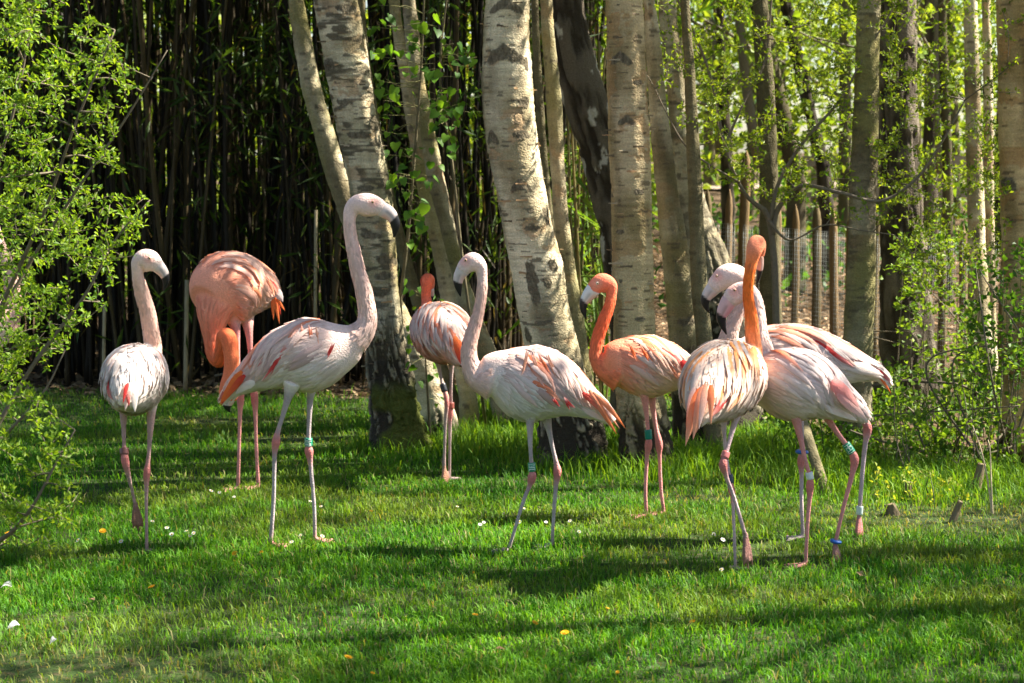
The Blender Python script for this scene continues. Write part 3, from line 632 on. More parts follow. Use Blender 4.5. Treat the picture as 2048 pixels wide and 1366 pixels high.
    # ---- folded wings: a covert shell and separate long feathers
    if wing is True:
        for sg in (-1, 1):
            n1 = 460; t0 = r_.uniform(.40, .86, n1); th0 = sg * r_.uniform(.08, 1.62, n1); t1 = t0 - r_.uniform(.13, .22, n1); th1 = th0 + sg * r_.uniform(.02, .22, n1)
            V, s = feather_strips(surf, t0, th0, t1, th1, r_.uniform(.014, .024, n1), np.full(n1, .002), r_.uniform(.005, .009, n1) * (.4 + .6 * sstep(.9, .7, t0)), K=5)
            pal = look.get('wing', bodycol)
            kk = look.get('covert', .15) * sstep(.35, .75, fbm(t0 * 9, th0 * 3 + sd, 0 * t0 + 3, 3)) * sstep(.95, .6, np.abs(t0 - .72) * 2)
            C = mix(mix(np.broadcast_to(pal, (n1, 3)), WHITE, r_.random(n1) * .35 * look.get('whiten', .9)), streak, kk); C = C[:, None] * (1 + r_.normal(0, .05, (n1, 1, 1))) * (.92 + .15 * s[..., None])
            C = np.where((sstep(look.get('c0', .72), 1.0, t0)[:, None, None] > 0), mix(C, np.broadcast_to(look.get('chest', neckcol), C.shape), np.repeat((sstep(look.get('c0', .72), 1.02, t0) * look.get('cw', .9) * .8)[:, None], 5, 1)), C)
            q5 = strip_quads(5); Q = (np.arange(n1)[:, None, None] * 15 + q5[None]).reshape(-1, 4)
            wg = obj('wing', mesh('wing', V.reshape(-1, 3) - base, Q, None, MAT['feather'], (np.repeat(C[:, :, None], 3, 2) * np.array([.88, 1.02, .90])[:, None]).reshape(-1, 3)), root)
            rows = []
            for (n2, ta, tb, aa, ab, dt, da, wd, ps, o) in look.get('rows', ((24, .48, .82, .10, .75, .27, .85, .026, .5, .012), (16, .38, .64, .2, .95, .30, .65, .030, .32, .010), (12, .28, .52, .2, 1.15, .28, .36, .034, .25, .007), (14, .42, .80, 1.15, 1.6, .24, .5, .030, .05, .008))):
                t0 = np.linspace(ta, tb, n2) + r_.normal(0, .025, n2); a0 = aa + (ab - aa) * r_.random(n2)
                rows.append((t0, sg * a0, np.maximum(t0 - dt * r_.uniform(.8, 1.15, n2), .01), sg * np.minimum(a0 + da * r_.uniform(.7, 1.2, n2), 2.15), np.full(n2, wd) * r_.uniform(.75, 1.2, n2), np.full(n2, o) * .6, np.full(n2, o) + r_.uniform(0, .014, n2), np.full(n2, ps)))
            t0, a0, t1, a1, W, o0, o1, ps = (np.concatenate(k) for k in zip(*rows))
            V, s = feather_strips(surf, t0, a0, t1, a1, W, o0, o1, K=6, curl=1.4)
            for i in range(len(t0)):
                WH_ = mix(look.get('wing', bodycol), WHITE, look.get('whiten', .65)); base_c = mix(look.get('wing', bodycol), WH_, r_.random() * .55) * r_.uniform(.86, 1.06)
                if r_.random() < ps[i] * look.get('pst', 1): C = mix(mix(streak, base_c, .15), base_c, sstep(.35, 1.0, s[i]) * r_.uniform(.2, .9))
                elif r_.random() < look.get('pred', .05) and abs(a0[i]) > .7 and ps[i] > .1: C = mix(RED, base_c, sstep(.6, 1.0, s[i]) * .5)
                elif r_.random() < .16: C = mix(base_c, base_c * np.array([.82, .76, .78]), s[i] * 0 + 1.0)
                elif r_.random() < .25: C = mix(WH_, WH_, s[i])
                else: C = np.broadcast_to(base_c, (6, 3)) * (1 - .06 * s[i][:, None])
                obj('feather', mesh('feather', V[i].reshape(-1, 3) - base, FEATHER_Q, None, MAT['feather'], edge3(C)), wg)
    for (x0, y0, d0, x1, y1, d1, w_, cc0, cc1) in tails:
        V, q, C = blade_feather(P(x0, y0, D + d0), P(x1, y1, D + d1), px2m(w_), r_.uniform(.0, .012), np.array([.15, -1, .25]), cc0, cc1)
        obj('tail_feather', mesh('tail_feather', V - base, q, None, MAT['feather'], C), root)
    for (x0, y0, d0, x1, y1, d1, w_, cc0) in marks:
        for _ in range(4):
            j0, j1 = r_.normal(0, w_ * .22, 2), r_.normal(0, w_ * .30, 2); k0, k1 = r_.uniform(-.15, .1), r_.uniform(.85, 1.25)
            a0_, a1_ = (x0 + (x1 - x0) * k0 + j0[0], y0 + (y1 - y0) * k0 + j0[1]), (x0 + (x1 - x0) * k1 + j1[0], y0 + (y1 - y0) * k1 + j1[1])
            V, q, C = blade_feather(P(*a0_, D + d0 + .012 + .004 * r_.random()), P(*a1_, D + d1 + .010 + .006 * r_.random()), px2m(w_) * r_.uniform(.35, .55), -.003, np.array([.1, -1, .35]), cc0, cc0)
            C = mix(C, look.get('wing', PALE), np.repeat(np.array([.85, .35, 0, .05, .3, .7]), 3) * r_.uniform(.6, 1))
            obj('feather', mesh('feather', V - base, q, None, MAT['feather'], C), root)
    # ---- bill
    if bill:
        a = np.array([[*P(p[0], p[1], D + p[2]), px2m(p[3]) * 1.06] for p in bill]); a = cat(a, 26)
        T = unit(np.gradient(a[:, :3], axis=0)); S3 = unit(ref - (T @ ref)[:, None] * T); U3 = np.cross(S3, T); a[:, 3] = np.maximum(a[:, 3], .0012)
        V, q, t3 = loft(a[:, :3], U3, S3, a[:, 3], a[:, 3] * .66, 24)
        s = np.linspace(0, 1, 26)[:, None]; an = np.linspace(0, 2 * math.pi, 24, endpoint=False)[None]
        upper = np.abs(np.cos(an)) * 0
        C = np.broadcast_to(np.asarray(look.get('bill', (0.60, 0.50, 0.46))), (26, 24, 3)).copy()
        sgn = look.get('ridge', 1)
        C = mix(C, np.asarray(look.get('bill2', (0.66, 0.42, 0.36))), sstep(.0, .6, -np.cos(an) * sgn) * sstep(0, .2, s))
        line = sstep(.17, .06, np.abs(np.cos(an) * sgn - .12)) * sstep(.1, .2, s); C = mix(C, (0.03, 0.02, 0.02), line * .85)
        C = mix(C, (0.012, 0.011, 0.012), sstep(.44, .49, s + .06 * np.cos(an) * sgn))
        C = C.reshape(-1, 3); obj('bill', mesh('bill', V - base, q, t3, MAT['bill'], np.vstack([C, C[0], C[-1]])), root)
    if eye:
        for sg in ((-1, 1) if len(eye) < 4 else (eye[3],)):
            e0 = P(eye[0], eye[1], D + (eye[2] if len(eye) > 2 else 0)); k = int(np.argmin(np.linalg.norm(hd[60:, :3] - e0, axis=1))) + 60
            dv = np.dot(e0 - hd[k, :3], hU[k]); hh = hd[k, 3] * hd[k, 4] * math.sqrt(max(.1, 1 - min(.9, (dv / hd[k, 3]) ** 2)))
            pos = hd[k, :3] + hU[k] * dv + hS[k] * sg * hh * .93
            for nm_, rr, cc, dd in (('eye_ring', .0075, look.get('eyering', (0.62, 0.33, 0.26)), -.001), ('eye', .0042, (0.50, 0.38, 0.12), .0022), ('pupil', .0030, (0.01, 0.01, 0.01), .0040)):
                pp = pos + hS[k] * sg * dd; u = np.linspace(-1, 1, 7); zz = u[:, None] * rr * .75
                V, q, t3 = loft(pp + hS[k] * sg * zz, np.tile(hU[k], (7, 1)), np.tile(hT[k], (7, 1)), np.sqrt(np.clip(1 - u * u, .01, 1)) * rr, np.sqrt(np.clip(1 - u * u, .01, 1)) * rr, 12)
                obj(nm_, mesh(nm_, V - base, q, t3, MAT['eye'], np.broadcast_to(cc, V.shape)), root)
    # ---- leg rings
    for (bx, by, hpx, cc, txt, ring) in bands:
        best = None
        for f in LEGPTS:
            pr = np.array([(1024 + F * v[0] / (v[1] * CP - (v[2] - CAMH) * SP), 683 - F * ((v[2] - CAMH) * CP + v[1] * SP) / (v[1] * CP - (v[2] - CAMH) * SP)) for v in f[:, :3]])
            d_ = np.hypot(pr[:, 0] - bx, pr[:, 1] - by); i = int(np.argmin(d_))
            if best is None or d_[i] < best[0]: best = (d_[i], f, i)
        _, f, i = best; cen = f[i, :3]; ax = unit(f[min(i + 2, 59), :3] - f[max(i - 2, 0), :3]); R = f[i, 3] * 1.12 + (.0035 if not ring else .006); hh = px2m(hpx) / 2
        sd2 = unit(np.cross(ax, np.array([0, 1, 0]))); fr = np.cross(ax, sd2); a8 = np.linspace(0, 2 * math.pi, 25)[:-1]
        prof = ((-hh, R * .9), (-hh * .92, R), (-hh * .55, R * 1.02), (hh * .55, R * 1.02), (hh * .92, R), (hh, R * .9), (hh, R * .80), (-hh, R * .80)) if not ring else tuple((hh * math.sin(k), R + hh * math.cos(k)) for k in np.linspace(0, 2 * math.pi, 9)[:-1])
        V = np.array([cen + ax * z_ + (np.cos(a8)[:, None] * sd2 + np.sin(a8)[:, None] * fr) * r0 for z_, r0 in prof + prof[:1]]).reshape(-1, 3)
        bo = obj('leg_band', mesh('leg_band', V - base, grid_q(len(prof) + 1, 24), None, MAT['plastic'], np.broadcast_to(cc, V.shape)), root)
        if txt:
            bg = Bag(); fz = fr if fr[1] < 0 else -fr; a_c = math.atan2(fz @ fr, fz @ sd2)
            nch = len(txt); ch_h = 2 * hh * .82 / nch
            for ci, ch in enumerate(txt):
                for (u0, v0, u1, v1) in seg_strokes(ch):
                    pts = []
                    for k in np.linspace(0, 1, 5):
                        u = u0 + (u1 - u0) * k; v_ = v0 + (v1 - v0) * k
                        an = a_c + (v_ - .5) * 1.5; z_ = (hh * .82 - ch_h * (ci + .12 + .76 * u))
                        pts.append(cen - ax * z_ + (math.cos(an) * sd2 + math.sin(an) * fr) * (R * 1.03 + .0004))
                    bg.add(*tube(np.array(pts), .0008, 4), C=(0.75, 0.75, 0.72))
            obj('band_lettering', bg.mesh('band_lettering', MAT['plastic'], off=base), bo)
    return root

# ------------------------------------------------------------------ the birds
GRN = (0.01, 0.24, 0.13); BLU = (0.02, 0.10, 0.36); BLK = (0.015, 0.016, 0.02); PGR = (0.50, 0.58, 0.52); RDB = (0.30, 0.09, 0.07); WHT = (0.62, 0.63, 0.60); NAVY = (0.03, 0.045, 0.08)
def S0(rows, d=0.0): return [(a, b, d, r) for a, b, r in rows]
def NK(rows, d=0.0, k=5):
    n = len(rows); return [(x, y, d, r, 1.0 if i < n - k else .74) for i, (x, y, r) in enumerate(rows)]
pale = dict(body=PALE, neck=np.array([.77, .50, .41]), head=np.array([.78, .56, .49]), face=np.array([.72, .56, .50]), leg=LEG_GREY, low=WHITE, wing=PALE, covert=.10, chest=np.array([.70, .55, .49]))
# pale bird seen from behind, beside the bush
flamingo('pale flamingo seen from behind, walking away beside the leafy bush, head turned right', 7.36,
    [(243, 806, -.30, 6), (249, 790, -.24, 34), (260, 770, -.14, 58), (272, 758, 0, 67), (286, 750, .12, 60), (298, 738, .22, 40)],
    [(300, 738, .17, 20), (306, 702, .15, 18), (301, 660, .12, 16.5), (295, 625, .10, 16), (285, 590, .08, 15), (277, 560, .06, 12.5), (275, 541, .05, 12, .9), (278, 527, .05, 17, .8), (288, 521, .05, 23, .74), (301, 523, .05, 23, .72), (312, 529, .05, 17, .7), (318, 534, .05, 13, .7)],
    [(315, 532, .05, 13.5), (325, 543, .05, 11), (331, 556, .05, 8), (331, 568, .05, 5), (327, 581, .05, 1)],
    dict(std=[[(303, 800, .0, 15), (302, 830, 0, 9), (299, 890, 0, 5.5), (296, 925, 0, 6), (294, 945, 0, 8), (293, 975, 0, 5.5), (293, 1030, 0, 4.5), (294, 1112, 0, 4.5)]],
         up=[[(246, 800, -.02, 14), (247, 830, -.02, 8), (248, 885, -.03, 5), (250, 920, -.05, 8.5), (258, 955, -.03, 5.5), (266, 990, 0, 4.5), (271, 1012, .0, 5)]], hang=dict(len=54, dx=4), toe=(.3, 1)),
    dict(pale, ridge=-1, covert=.12, neck0=np.array([.78, .45, .30]), top=np.array([.74, .66, .63]), wing=np.array([.78, .68, .64]), pst=.22, pred=.04, leg=np.array([.42, .26, .24]), hangc=FOOT_BROWN, chest=PALE),
    eye=(301, 515, .05), bands=[(248, 902, 14, (0.16, 0.06, 0.05), '', False)], sd=1, wr=.85,
    tails=[(252, 768, -.30, 258, 812, -.33, 16, PALE, RED), (262, 765, -.30, 250, 822, -.33, 15, WHITE, PALE), (246, 775, -.30, 252, 818, -.32, 14, PALE, WHITE), (268, 770, -.29, 270, 824, -.33, 18, WHITE, WHITE), (256, 766, -.31, 246, 808, -.34, 9, RED, RED)])
# salmon bird bending its neck down
flamingo('salmon orange flamingo bending its looped neck down to feed, tail feathers hanging', 8.78,
    [(562, 598, .16, 5), (545, 592, .14, 22), (520, 582, .10, 46), (490, 577, .06, 64), (458, 577, .0, 73), (432, 588, -.05, 66), (413, 606, -.10, 42)],
    [(440, 590, -.04, 52), (428, 630, -.10, 34), (425, 672, -.13, 19), (428, 706, -.15, 16), (438, 722, -.18, 14), (445, 700, -.22, 15), (450, 672, -.25, 16), (459, 682, -.29, 16), (463, 715, -.31, 15), (462, 745, -.31, 15), (460, 768, -.31, 19, .8), (458, 786, -.31, 20, .74), (456, 800, -.31, 15, .7)],
    [(456, 798, -.31, 14), (455, 808, -.31, 10), (456, 816, -.31, 6), (460, 824, -.31, 1.5)],
    dict(std=[[(492, 630, .02, 18), (498, 668, 0, 8), (503, 740, 0, 5.5), (509, 795, 0, 8), (511, 830, 0, 5.5), (513, 900, 0, 4.5), (517, 985, 0, 5)],
              [(466, 630, -.04, 18), (472, 668, -.05, 9), (477, 740, -.05, 5.5), (481, 793, -.05, 8), (480, 830, -.05, 5.5), (478, 900, -.05, 4.5), (476, 980, -.03, 5)]], toe=(-1, -.35)),
    dict(body=np.array([.84, .40, .27]), top=np.array([.86, .37, .23]), low=np.array([.66, .42, .36]), neck=np.array([.87, .19, .07]), neck0=np.array([.84, .28, .16]), head=np.array([.86, .2, .09]), chest=np.array([.84, .33, .21]), c0=.45, cw=.95,
         wing=np.array([.82, .44, .32]), tail=np.array([.72, .50, .44]), leg=LEG_PINK, foot=np.array([.62, .27, .25]), covert=.5, whiten=.3, streak=np.array([.86, .25, .10]), pst=.8, ridge=1),
    sd=2, wr=.95, tails=[(545, 596, .05, 547, 640, .03, 9, ORANGE, ORANGE), (549, 597, .05, 559, 648, .03, 9, ORANGE, ORANGE), (553, 598, .05, 570, 622, .03, 8, ORANGE, ORANGE), (550, 595, .06, 562, 630, .05, 8, ORANGE, RED), (545, 580, .07, 566, 604, .04, 24, WHITE, GREYPINK), (540, 584, .08, 562, 590, .05, 24, PALE, WHITE)])
# tall pale bird in profile
flamingo('tallest pale flamingo in profile facing right, head high against the thick birch', 7.55,
    S0([(440, 807, 3), (463, 780, 13), (495, 757, 27), (530, 737, 43), (570, 717, 59), (610, 711, 72), (650, 703, 66), (685, 693, 50), (710, 683, 36)]),
    NK([(703, 684, 33), (727, 660, 24), (735, 633, 18.5), (728, 585, 17), (717, 545, 15.5), (708, 505, 14), (701, 470, 12.5), (699, 440, 12.5), (703, 421, 16), (716, 410, 21), (737, 410, 23.5), (755, 414, 19), (766, 420, 14)]),
    [(762, 418, 0, 15), (777, 426, 0, 13.5), (787, 438, 0, 10.5), (791, 453, 0, 8.5), (788, 475, 0, 1.5)],
    dict(std=[[(585, 765, -.05, 20), (576, 795, -.05, 9), (566, 830, -.05, 6.5), (556, 862, -.05, 6.5), (552, 885, -.05, 9), (549, 915, -.05, 6), (547, 1000, -.05, 5.5), (541, 1093, -.05, 5.5)],
              [(628, 765, .04, 17), (621, 792, .04, 8), (618, 850, .04, 6), (617, 888, .04, 7), (618, 903, .04, 9.5), (621, 930, .04, 6), (628, 1010, .04, 5.2), (630, 1088, .04, 5.2)]], toe=(1, -.2)),
    dict(pale, ridge=-1, pst=.45, pred=.25, foot=LEG_PINK, neck=np.array([.77, .53, .45]), chest=np.array([.78, .56, .48])), eye=(748, 404, 0),
    bands=[(617, 884, 17, GRN, '2EVH', False)], sd=3,
    marks=[(574, 692, -.115, 538, 744, -.10, 20, RED), (560, 712, -.112, 532, 742, -.095, 16, RED), (604, 652, -.10, 606, 712, -.128, 11, ORANGE), (620, 654, -.10, 625, 704, -.125, 9, ORANGE), (582, 664, -.10, 562, 712, -.11, 9, ORANGE), (634, 660, -.10, 640, 700, -.12, 7, SALMON), (668, 686, -.115, 652, 712, -.115, 8, RED), (640, 708, -.122, 618, 728, -.12, 6, RED)],
    tails=[(484, 742, -.075, 439, 810, -.05, 18, ORANGE, ORANGE), (490, 750, -.08, 446, 806, -.055, 16, RED, ORANGE), (510, 765, -.08, 470, 789, -.05, 20, WHITE, WHITE), (478, 752, -.07, 441, 812, -.045, 11, ORANGE, RED), (495, 775, -.02, 462, 806, .0, 10, PALE, WHITE)])
# pale bird, centre, facing left
flamingo('pale flamingo in profile facing left with S-curved neck and orange tail tips', 7.43,
    S0([(1227, 843, 7), (1197, 818, 20), (1160, 798, 36), (1125, 781, 56), (1090, 770, 71), (1055, 766, 74), (1020, 755, 63), (990, 746, 46), (963, 745, 32)]),
    NK([(985, 760, 45), (954, 752, 26), (940, 726, 18), (938, 695, 15.5), (948, 655, 13.5), (958, 620, 11.5), (964, 580, 10.5), (964, 550, 11), (959, 532, 15), (946, 524, 20), (932, 532, 17), (923, 543, 13.5)]),
    [(925, 541, 0, 13.5), (918, 554, 0, 10.5), (916, 567, 0, 8.5), (918, 579, 0, 5.5), (921, 593, 0, 1)],
    dict(std=[[(1062, 820, -.04, 17), (1060, 850, -.04, 8), (1061, 900, -.04, 5.5), (1064, 938, -.04, 6.5), (1064, 955, -.04, 9.5), (1058, 975, -.04, 6), (1046, 1005, -.04, 5), (1017, 1104, -.04, 4.5)],
              [(1088, 815, .04, 17), (1096, 850, .04, 8), (1104, 890, .04, 5.5), (1112, 925, .04, 6.5), (1115, 944, .04, 9), (1112, 972, .04, 6), (1108, 1020, .04, 5), (1104, 1108, .04, 4.5)]], toe=(-1, -.2)),
    dict(pale, ridge=1, pst=.38, pred=.18, low=np.array([.73, .68, .60]), neck=np.array([.77, .50, .41]), chest=np.array([.78, .58, .50])), eye=(930, 521, 0),
    bands=[(1065, 934, 18, GRN, 'CAUC', False)], sd=4,
    marks=[(1064, 708, -.115, 1084, 756, -.135, 11, SALMON), (1054, 706, -.115, 1047, 744, -.135, 9, SALMON), (1078, 708, -.11, 1100, 750, -.13, 9, ORANGE), (1098, 715, -.11, 1112, 752, -.12, 8, SALMON), (1128, 795, -.125, 1146, 816, -.115, 11, RED), (1105, 796, -.13, 1118, 812, -.125, 8, RED)],
    tails=[(1178, 780, -.085, 1233, 868, -.05, 16, SALMON, ORANGE), (1186, 784, -.08, 1251, 857, -.04, 13, SALMON, ORANGE), (1165, 785, -.09, 1218, 838, -.06, 16, RED, SALMON), (1165, 815, -.05, 1218, 845, -.02, 20, WHITE, WHITE), (1185, 798, .0, 1240, 858, .0, 9, ORANGE, SALMON), (1150, 780, -.07, 1200, 812, -.05, 18, PALE, SALMON)])
# small far bird seen from behind
flamingo('small flamingo seen from behind with red-orange neck, standing farther back on thin legs', 9.0,
    [(926, 728, -.26, 5), (917, 708, -.2, 24), (900, 684, -.12, 46), (882, 666, 0, 58), (866, 655, .1, 52), (856, 645, .18, 36)],
    [(862, 650, .14, 30), (855, 622, .15, 15), (853, 600, .15, 10), (852, 586, .15, 9.5), (853, 574, .15, 11), (854, 563, .16, 14, .95), (857, 561, .20, 14.5, .95), (861, 570, .235, 11, .9), (863, 578, .245, 8)],
    [(863, 576, .245, 8), (864, 588, .26, 6.5), (863, 598, .26, 5), (862, 607, .25, 1)],
    dict(std=[[(902, 705, 0, 18), (903, 732, 0, 7), (902, 780, 0, 4.2), (901, 826, 0, 7), (900, 850, 0, 4.5), (899, 955, 0, 4)]],
         up=[[(874, 705, -.02, 18), (877, 730, -.02, 7), (883, 760, -.02, 4.2), (893, 800, -.04, 6.5), (891, 840, -.03, 4.4), (889, 900, -.02, 4), (888, 938, -.02, 5)]], hang=dict(len=48, dx=5), toe=(.2, 1)),
    dict(body=np.array([.74, .55, .48]), top=np.array([.74, .52, .44]), low=np.array([.66, .34, .26]), neck=np.array([.87, .19, .09]), neck0=np.array([.82, .38, .26]), head=np.array([.84, .23, .14]), chest=np.array([.74, .40, .30]), wing=np.array([.74, .56, .50]),
         leg=np.array([.38, .27, .25]), covert=.35, pst=1.1, streak=np.array([.74, .16, .05]), hangc=np.array([.34, .17, .11]), ridge=1), head_side=(1, 0, 0), sd=5, wr=.95,
    bands=[(887, 776, 17, BLK, '', False), (901, 812, 13, RDB, '', False)], tails=[(915, 680, -.27, 921, 728, -.28, 22, ORANGE, RED), (906, 690, -.26, 926, 735, -.28, 16, SALMON, PALE), (910, 672, -.25, 918, 716, -.27, 14, ORANGE, ORANGE)], nplum=1000)
# orange-necked bird, facing left
flamingo('orange-necked flamingo with white bill base facing left before the straight birch', 8.11,
    S0([(1432, 764, 4), (1402, 752, 17), (1370, 743, 32), (1335, 736, 50), (1300, 733, 60), (1265, 727, 55), (1235, 722, 46), (1210, 722, 32)]),
    NK([(1240, 745, 42), (1208, 735, 22), (1192, 712, 14), (1194, 682, 12.5), (1206, 645, 12.5), (1219, 610, 10.5), (1223, 586, 11), (1219, 571, 16), (1205, 566, 20), (1193, 572, 17), (1184, 580, 14)]),
    [(1187, 578, 0, 14.5), (1176, 592, 0, 12), (1168, 605, 0, 8.5), (1167, 620, 0, 6), (1172, 638, 0, 1)],
    dict(std=[[(1284, 770, -.03, 15), (1290, 800, -.03, 8), (1294, 840, -.03, 5.5), (1297, 872, -.03, 6), (1297, 890, -.03, 8), (1294, 915, -.03, 5.5), (1291, 980, -.03, 4.8), (1293, 1040, -.03, 5)],
              [(1306, 770, .04, 15), (1304, 800, .04, 8), (1311, 850, .04, 5.5), (1318, 888, .04, 8), (1319, 912, .04, 5.5), (1322, 980, .04, 4.8), (1328, 1040, .04, 5)]], toe=(-1, -.2)),
    dict(body=np.array([.76, .44, .33]), top=np.array([.78, .44, .30]), low=np.array([.74, .52, .42]), neck=np.array([.88, .17, .065]), neck0=np.array([.86, .24, .11]), head=np.array([.86, .20, .11]), face=np.array([.82, .25, .15]), chest=np.array([.86, .27, .14]), c0=.62, cw=1.0,
         wing=np.array([.77, .50, .38]), tail=SALMON, leg=LEG_PINK, covert=.45, whiten=.55, pst=.85, ridge=1, bill=(0.66, 0.64, 0.60), bill2=(0.70, 0.45, 0.34), eyering=(.75, .62, .5), eyepatch=np.array([.80, .34, .22])), eye=(1194, 566, 0),
    bands=[(1297, 868, 20, (0.0, 0.16, 0.12), '', False)], sd=6,
    marks=[(1278, 690, -.11, 1308, 730, -.125, 9, ORANGE), (1296, 692, -.11, 1334, 738, -.115, 9, ORANGE), (1310, 695, -.11, 1350, 745, -.10, 8, ORANGE), (1260, 690, -.11, 1276, 722, -.125, 8, ORANGE)], tails=[(1362, 722, -.10, 1400, 768, -.085, 22, RED, RED), (1355, 750, -.095, 1400, 776, -.08, 22, SALMON, SALMON)])
# bright orange-necked bird walking away
flamingo('sunlit flamingo walking away with bright orange upright neck and long orange tail plumes', 6.98,
    [(1392, 848, -.30, 6), (1404, 824, -.27, 24), (1424, 785, -.14, 62), (1450, 760, 0, 75), (1472, 750, .1, 69), (1490, 740, .2, 48)],
    [(1488, 745, .14, 40), (1507, 700, .15, 18), (1505, 670, .14, 15), (1502, 632, .12, 13), (1497, 600, .11, 11), (1496, 575, .10, 10.5), (1499, 545, .09, 11), (1504, 520, .09, 13), (1509, 499, .09, 17, .98), (1514, 488, .12, 19, .95), (1518, 499, .145, 16, .9), (1519, 514, .15, 12, .85)],
    [(1519, 511, .15, 12.5), (1520, 528, .155, 11), (1519, 543, .155, 9), (1517, 555, .15, 6), (1514, 568, .145, 1)],
    dict(std=[[(1448, 820, .04, 14), (1448, 850, .04, 7), (1451, 900, .04, 5), (1459, 955, .04, 5.5), (1463, 980, .04, 7.5), (1466, 1010, .04, 5), (1471, 1150, .04, 4.5)]],
         up=[[(1478, 810, -.04, 15), (1470, 840, -.05, 8), (1459, 882, -.07, 6), (1450, 912, -.09, 7), (1446, 930, -.10, 9), (1453, 955, -.08, 6), (1468, 995, -.05, 5), (1491, 1072, -.02, 5.5)]], hang=dict(len=72, dx=6), toe=(.3, 1)),
    dict(body=np.array([.80, .64, .55]), top=np.array([.80, .62, .50]), low=np.array([.78, .62, .54]), neck=np.array([.90, .21, .035]), neck0=np.array([.84, .28, .08]), head=np.array([.80, .25, .13]), chest=np.array([.80, .44, .28]), wing=np.array([.84, .64, .53]),
         leg=np.array([.50, .36, .37]), covert=.35, pst=1.25, whiten=.5, streak=np.array([.90, .33, .06]), hangc=np.array([.24, .12, .10]), ridge=1, bill=(.55, .3, .2)), head_side=(1, 0, 0), sd=7, wr=.97,
    bands=[(1449, 911, 14, (0.52, 0.16, 0.15), '', False), (1459, 957, 18, NAVY, '', False)],
    tails=[(1398, 778, -.33, 1371, 892, -.38, 22, ORANGE, SALMON), (1408, 770, -.34, 1386, 880, -.38, 22, SALMON, SALMON), (1388, 775, -.31, 1373, 872, -.36, 18, PALE, ORANGE), (1422, 770, -.34, 1422, 850, -.37, 16, ORANGE, SALMON), (1412, 768, -.35, 1398, 858, -.39, 16, SALMON, PALE), (1408, 780, -.27, 1372, 884, -.30, 15, ORANGE, SALMON), (1412, 785, -.28, 1380, 872, -.31, 18, SALMON, SALMON), (1400, 775, -.26, 1376, 860, -.29, 14, ORANGE, ORANGE), (1420, 775, -.28, 1418, 842, -.31, 12, ORANGE, SALMON), (1416, 790, -.28, 1392, 866, -.32, 14, PALE, SALMON), (1396, 790, -.25, 1371, 892, -.29, 8, ORANGE, ORANGE), (1426, 785, -.28, 1428, 838, -.31, 12, SALMON, PALE)])
# pale bird behind, head above
flamingo('greyish pink flamingo standing behind another, higher pale head, red tail tip trailing right', 7.62,
    [(1780, 773, .04, 3), (1757, 747, .03, 13), (1725, 738, .02, 23), (1690, 729, .0, 38), (1650, 721, 0, 52), (1610, 716, 0, 62), (1570, 716, 0, 66), (1530, 719, 0, 62), (1490, 726, 0, 50), (1462, 732, 0, 36)],
    NK([(1475, 742, 40), (1454, 708, 24), (1459, 668, 18), (1473, 632, 14), (1486, 602, 13), (1489, 578, 15), (1478, 558, 24), (1456, 553, 26), (1437, 565, 20), (1425, 578, 15)]),
    [(1429, 574, 0, 15), (1417, 588, 0, 12), (1411, 600, 0, 9), (1412, 612, 0, 6), (1418, 626, 0, 1)],
    dict(std=[[(1598, 775, -.02, 18), (1600, 820, -.02, 9), (1603, 865, -.02, 6), (1604, 900, -.02, 6.5), (1602, 923, -.02, 8), (1603, 950, -.02, 6), (1603, 1010, -.02, 5.2), (1606, 1088, -.02, 5)]],
         up=[[(1672, 770, .05, 18), (1700, 805, .05, 10), (1722, 832, .05, 7), (1735, 855, .05, 9.5), (1731, 885, .05, 7), (1726, 930, .05, 6), (1719, 1022, .05, 5.5), (1718, 1034, .05, 6)]], hang=dict(len=56, dx=0), toe=(-1, 0)),
    dict(pale, ridge=1, body=np.array([.70, .55, .50]), top=np.array([.74, .50, .42]), wing=np.array([.71, .56, .52]), neck=np.array([.69, .48, .41]), neck0=np.array([.72, .46, .36]), pst=.7, pred=.35, leg=np.array([.46, .35, .36]), hangc=np.array([.42, .16, .15]), streak=np.array([.74, .22, .10])), eye=(1433, 551, 0),
    bands=[(1605, 902, 8, BLU, '', True), (1719, 1024, 18, PGR, '', False)], sd=8,
    tails=[(1750, 738, .0, 1783, 788, .02, 8, ORANGE, ORANGE), (1752, 745, .01, 1776, 775, .02, 7, ORANGE, RED), (1700, 728, -.07, 1768, 752, -.02, 26, WHITE, WHITE), (1710, 740, -.06, 1766, 758, -.01, 20, WHITE, WHITE)])
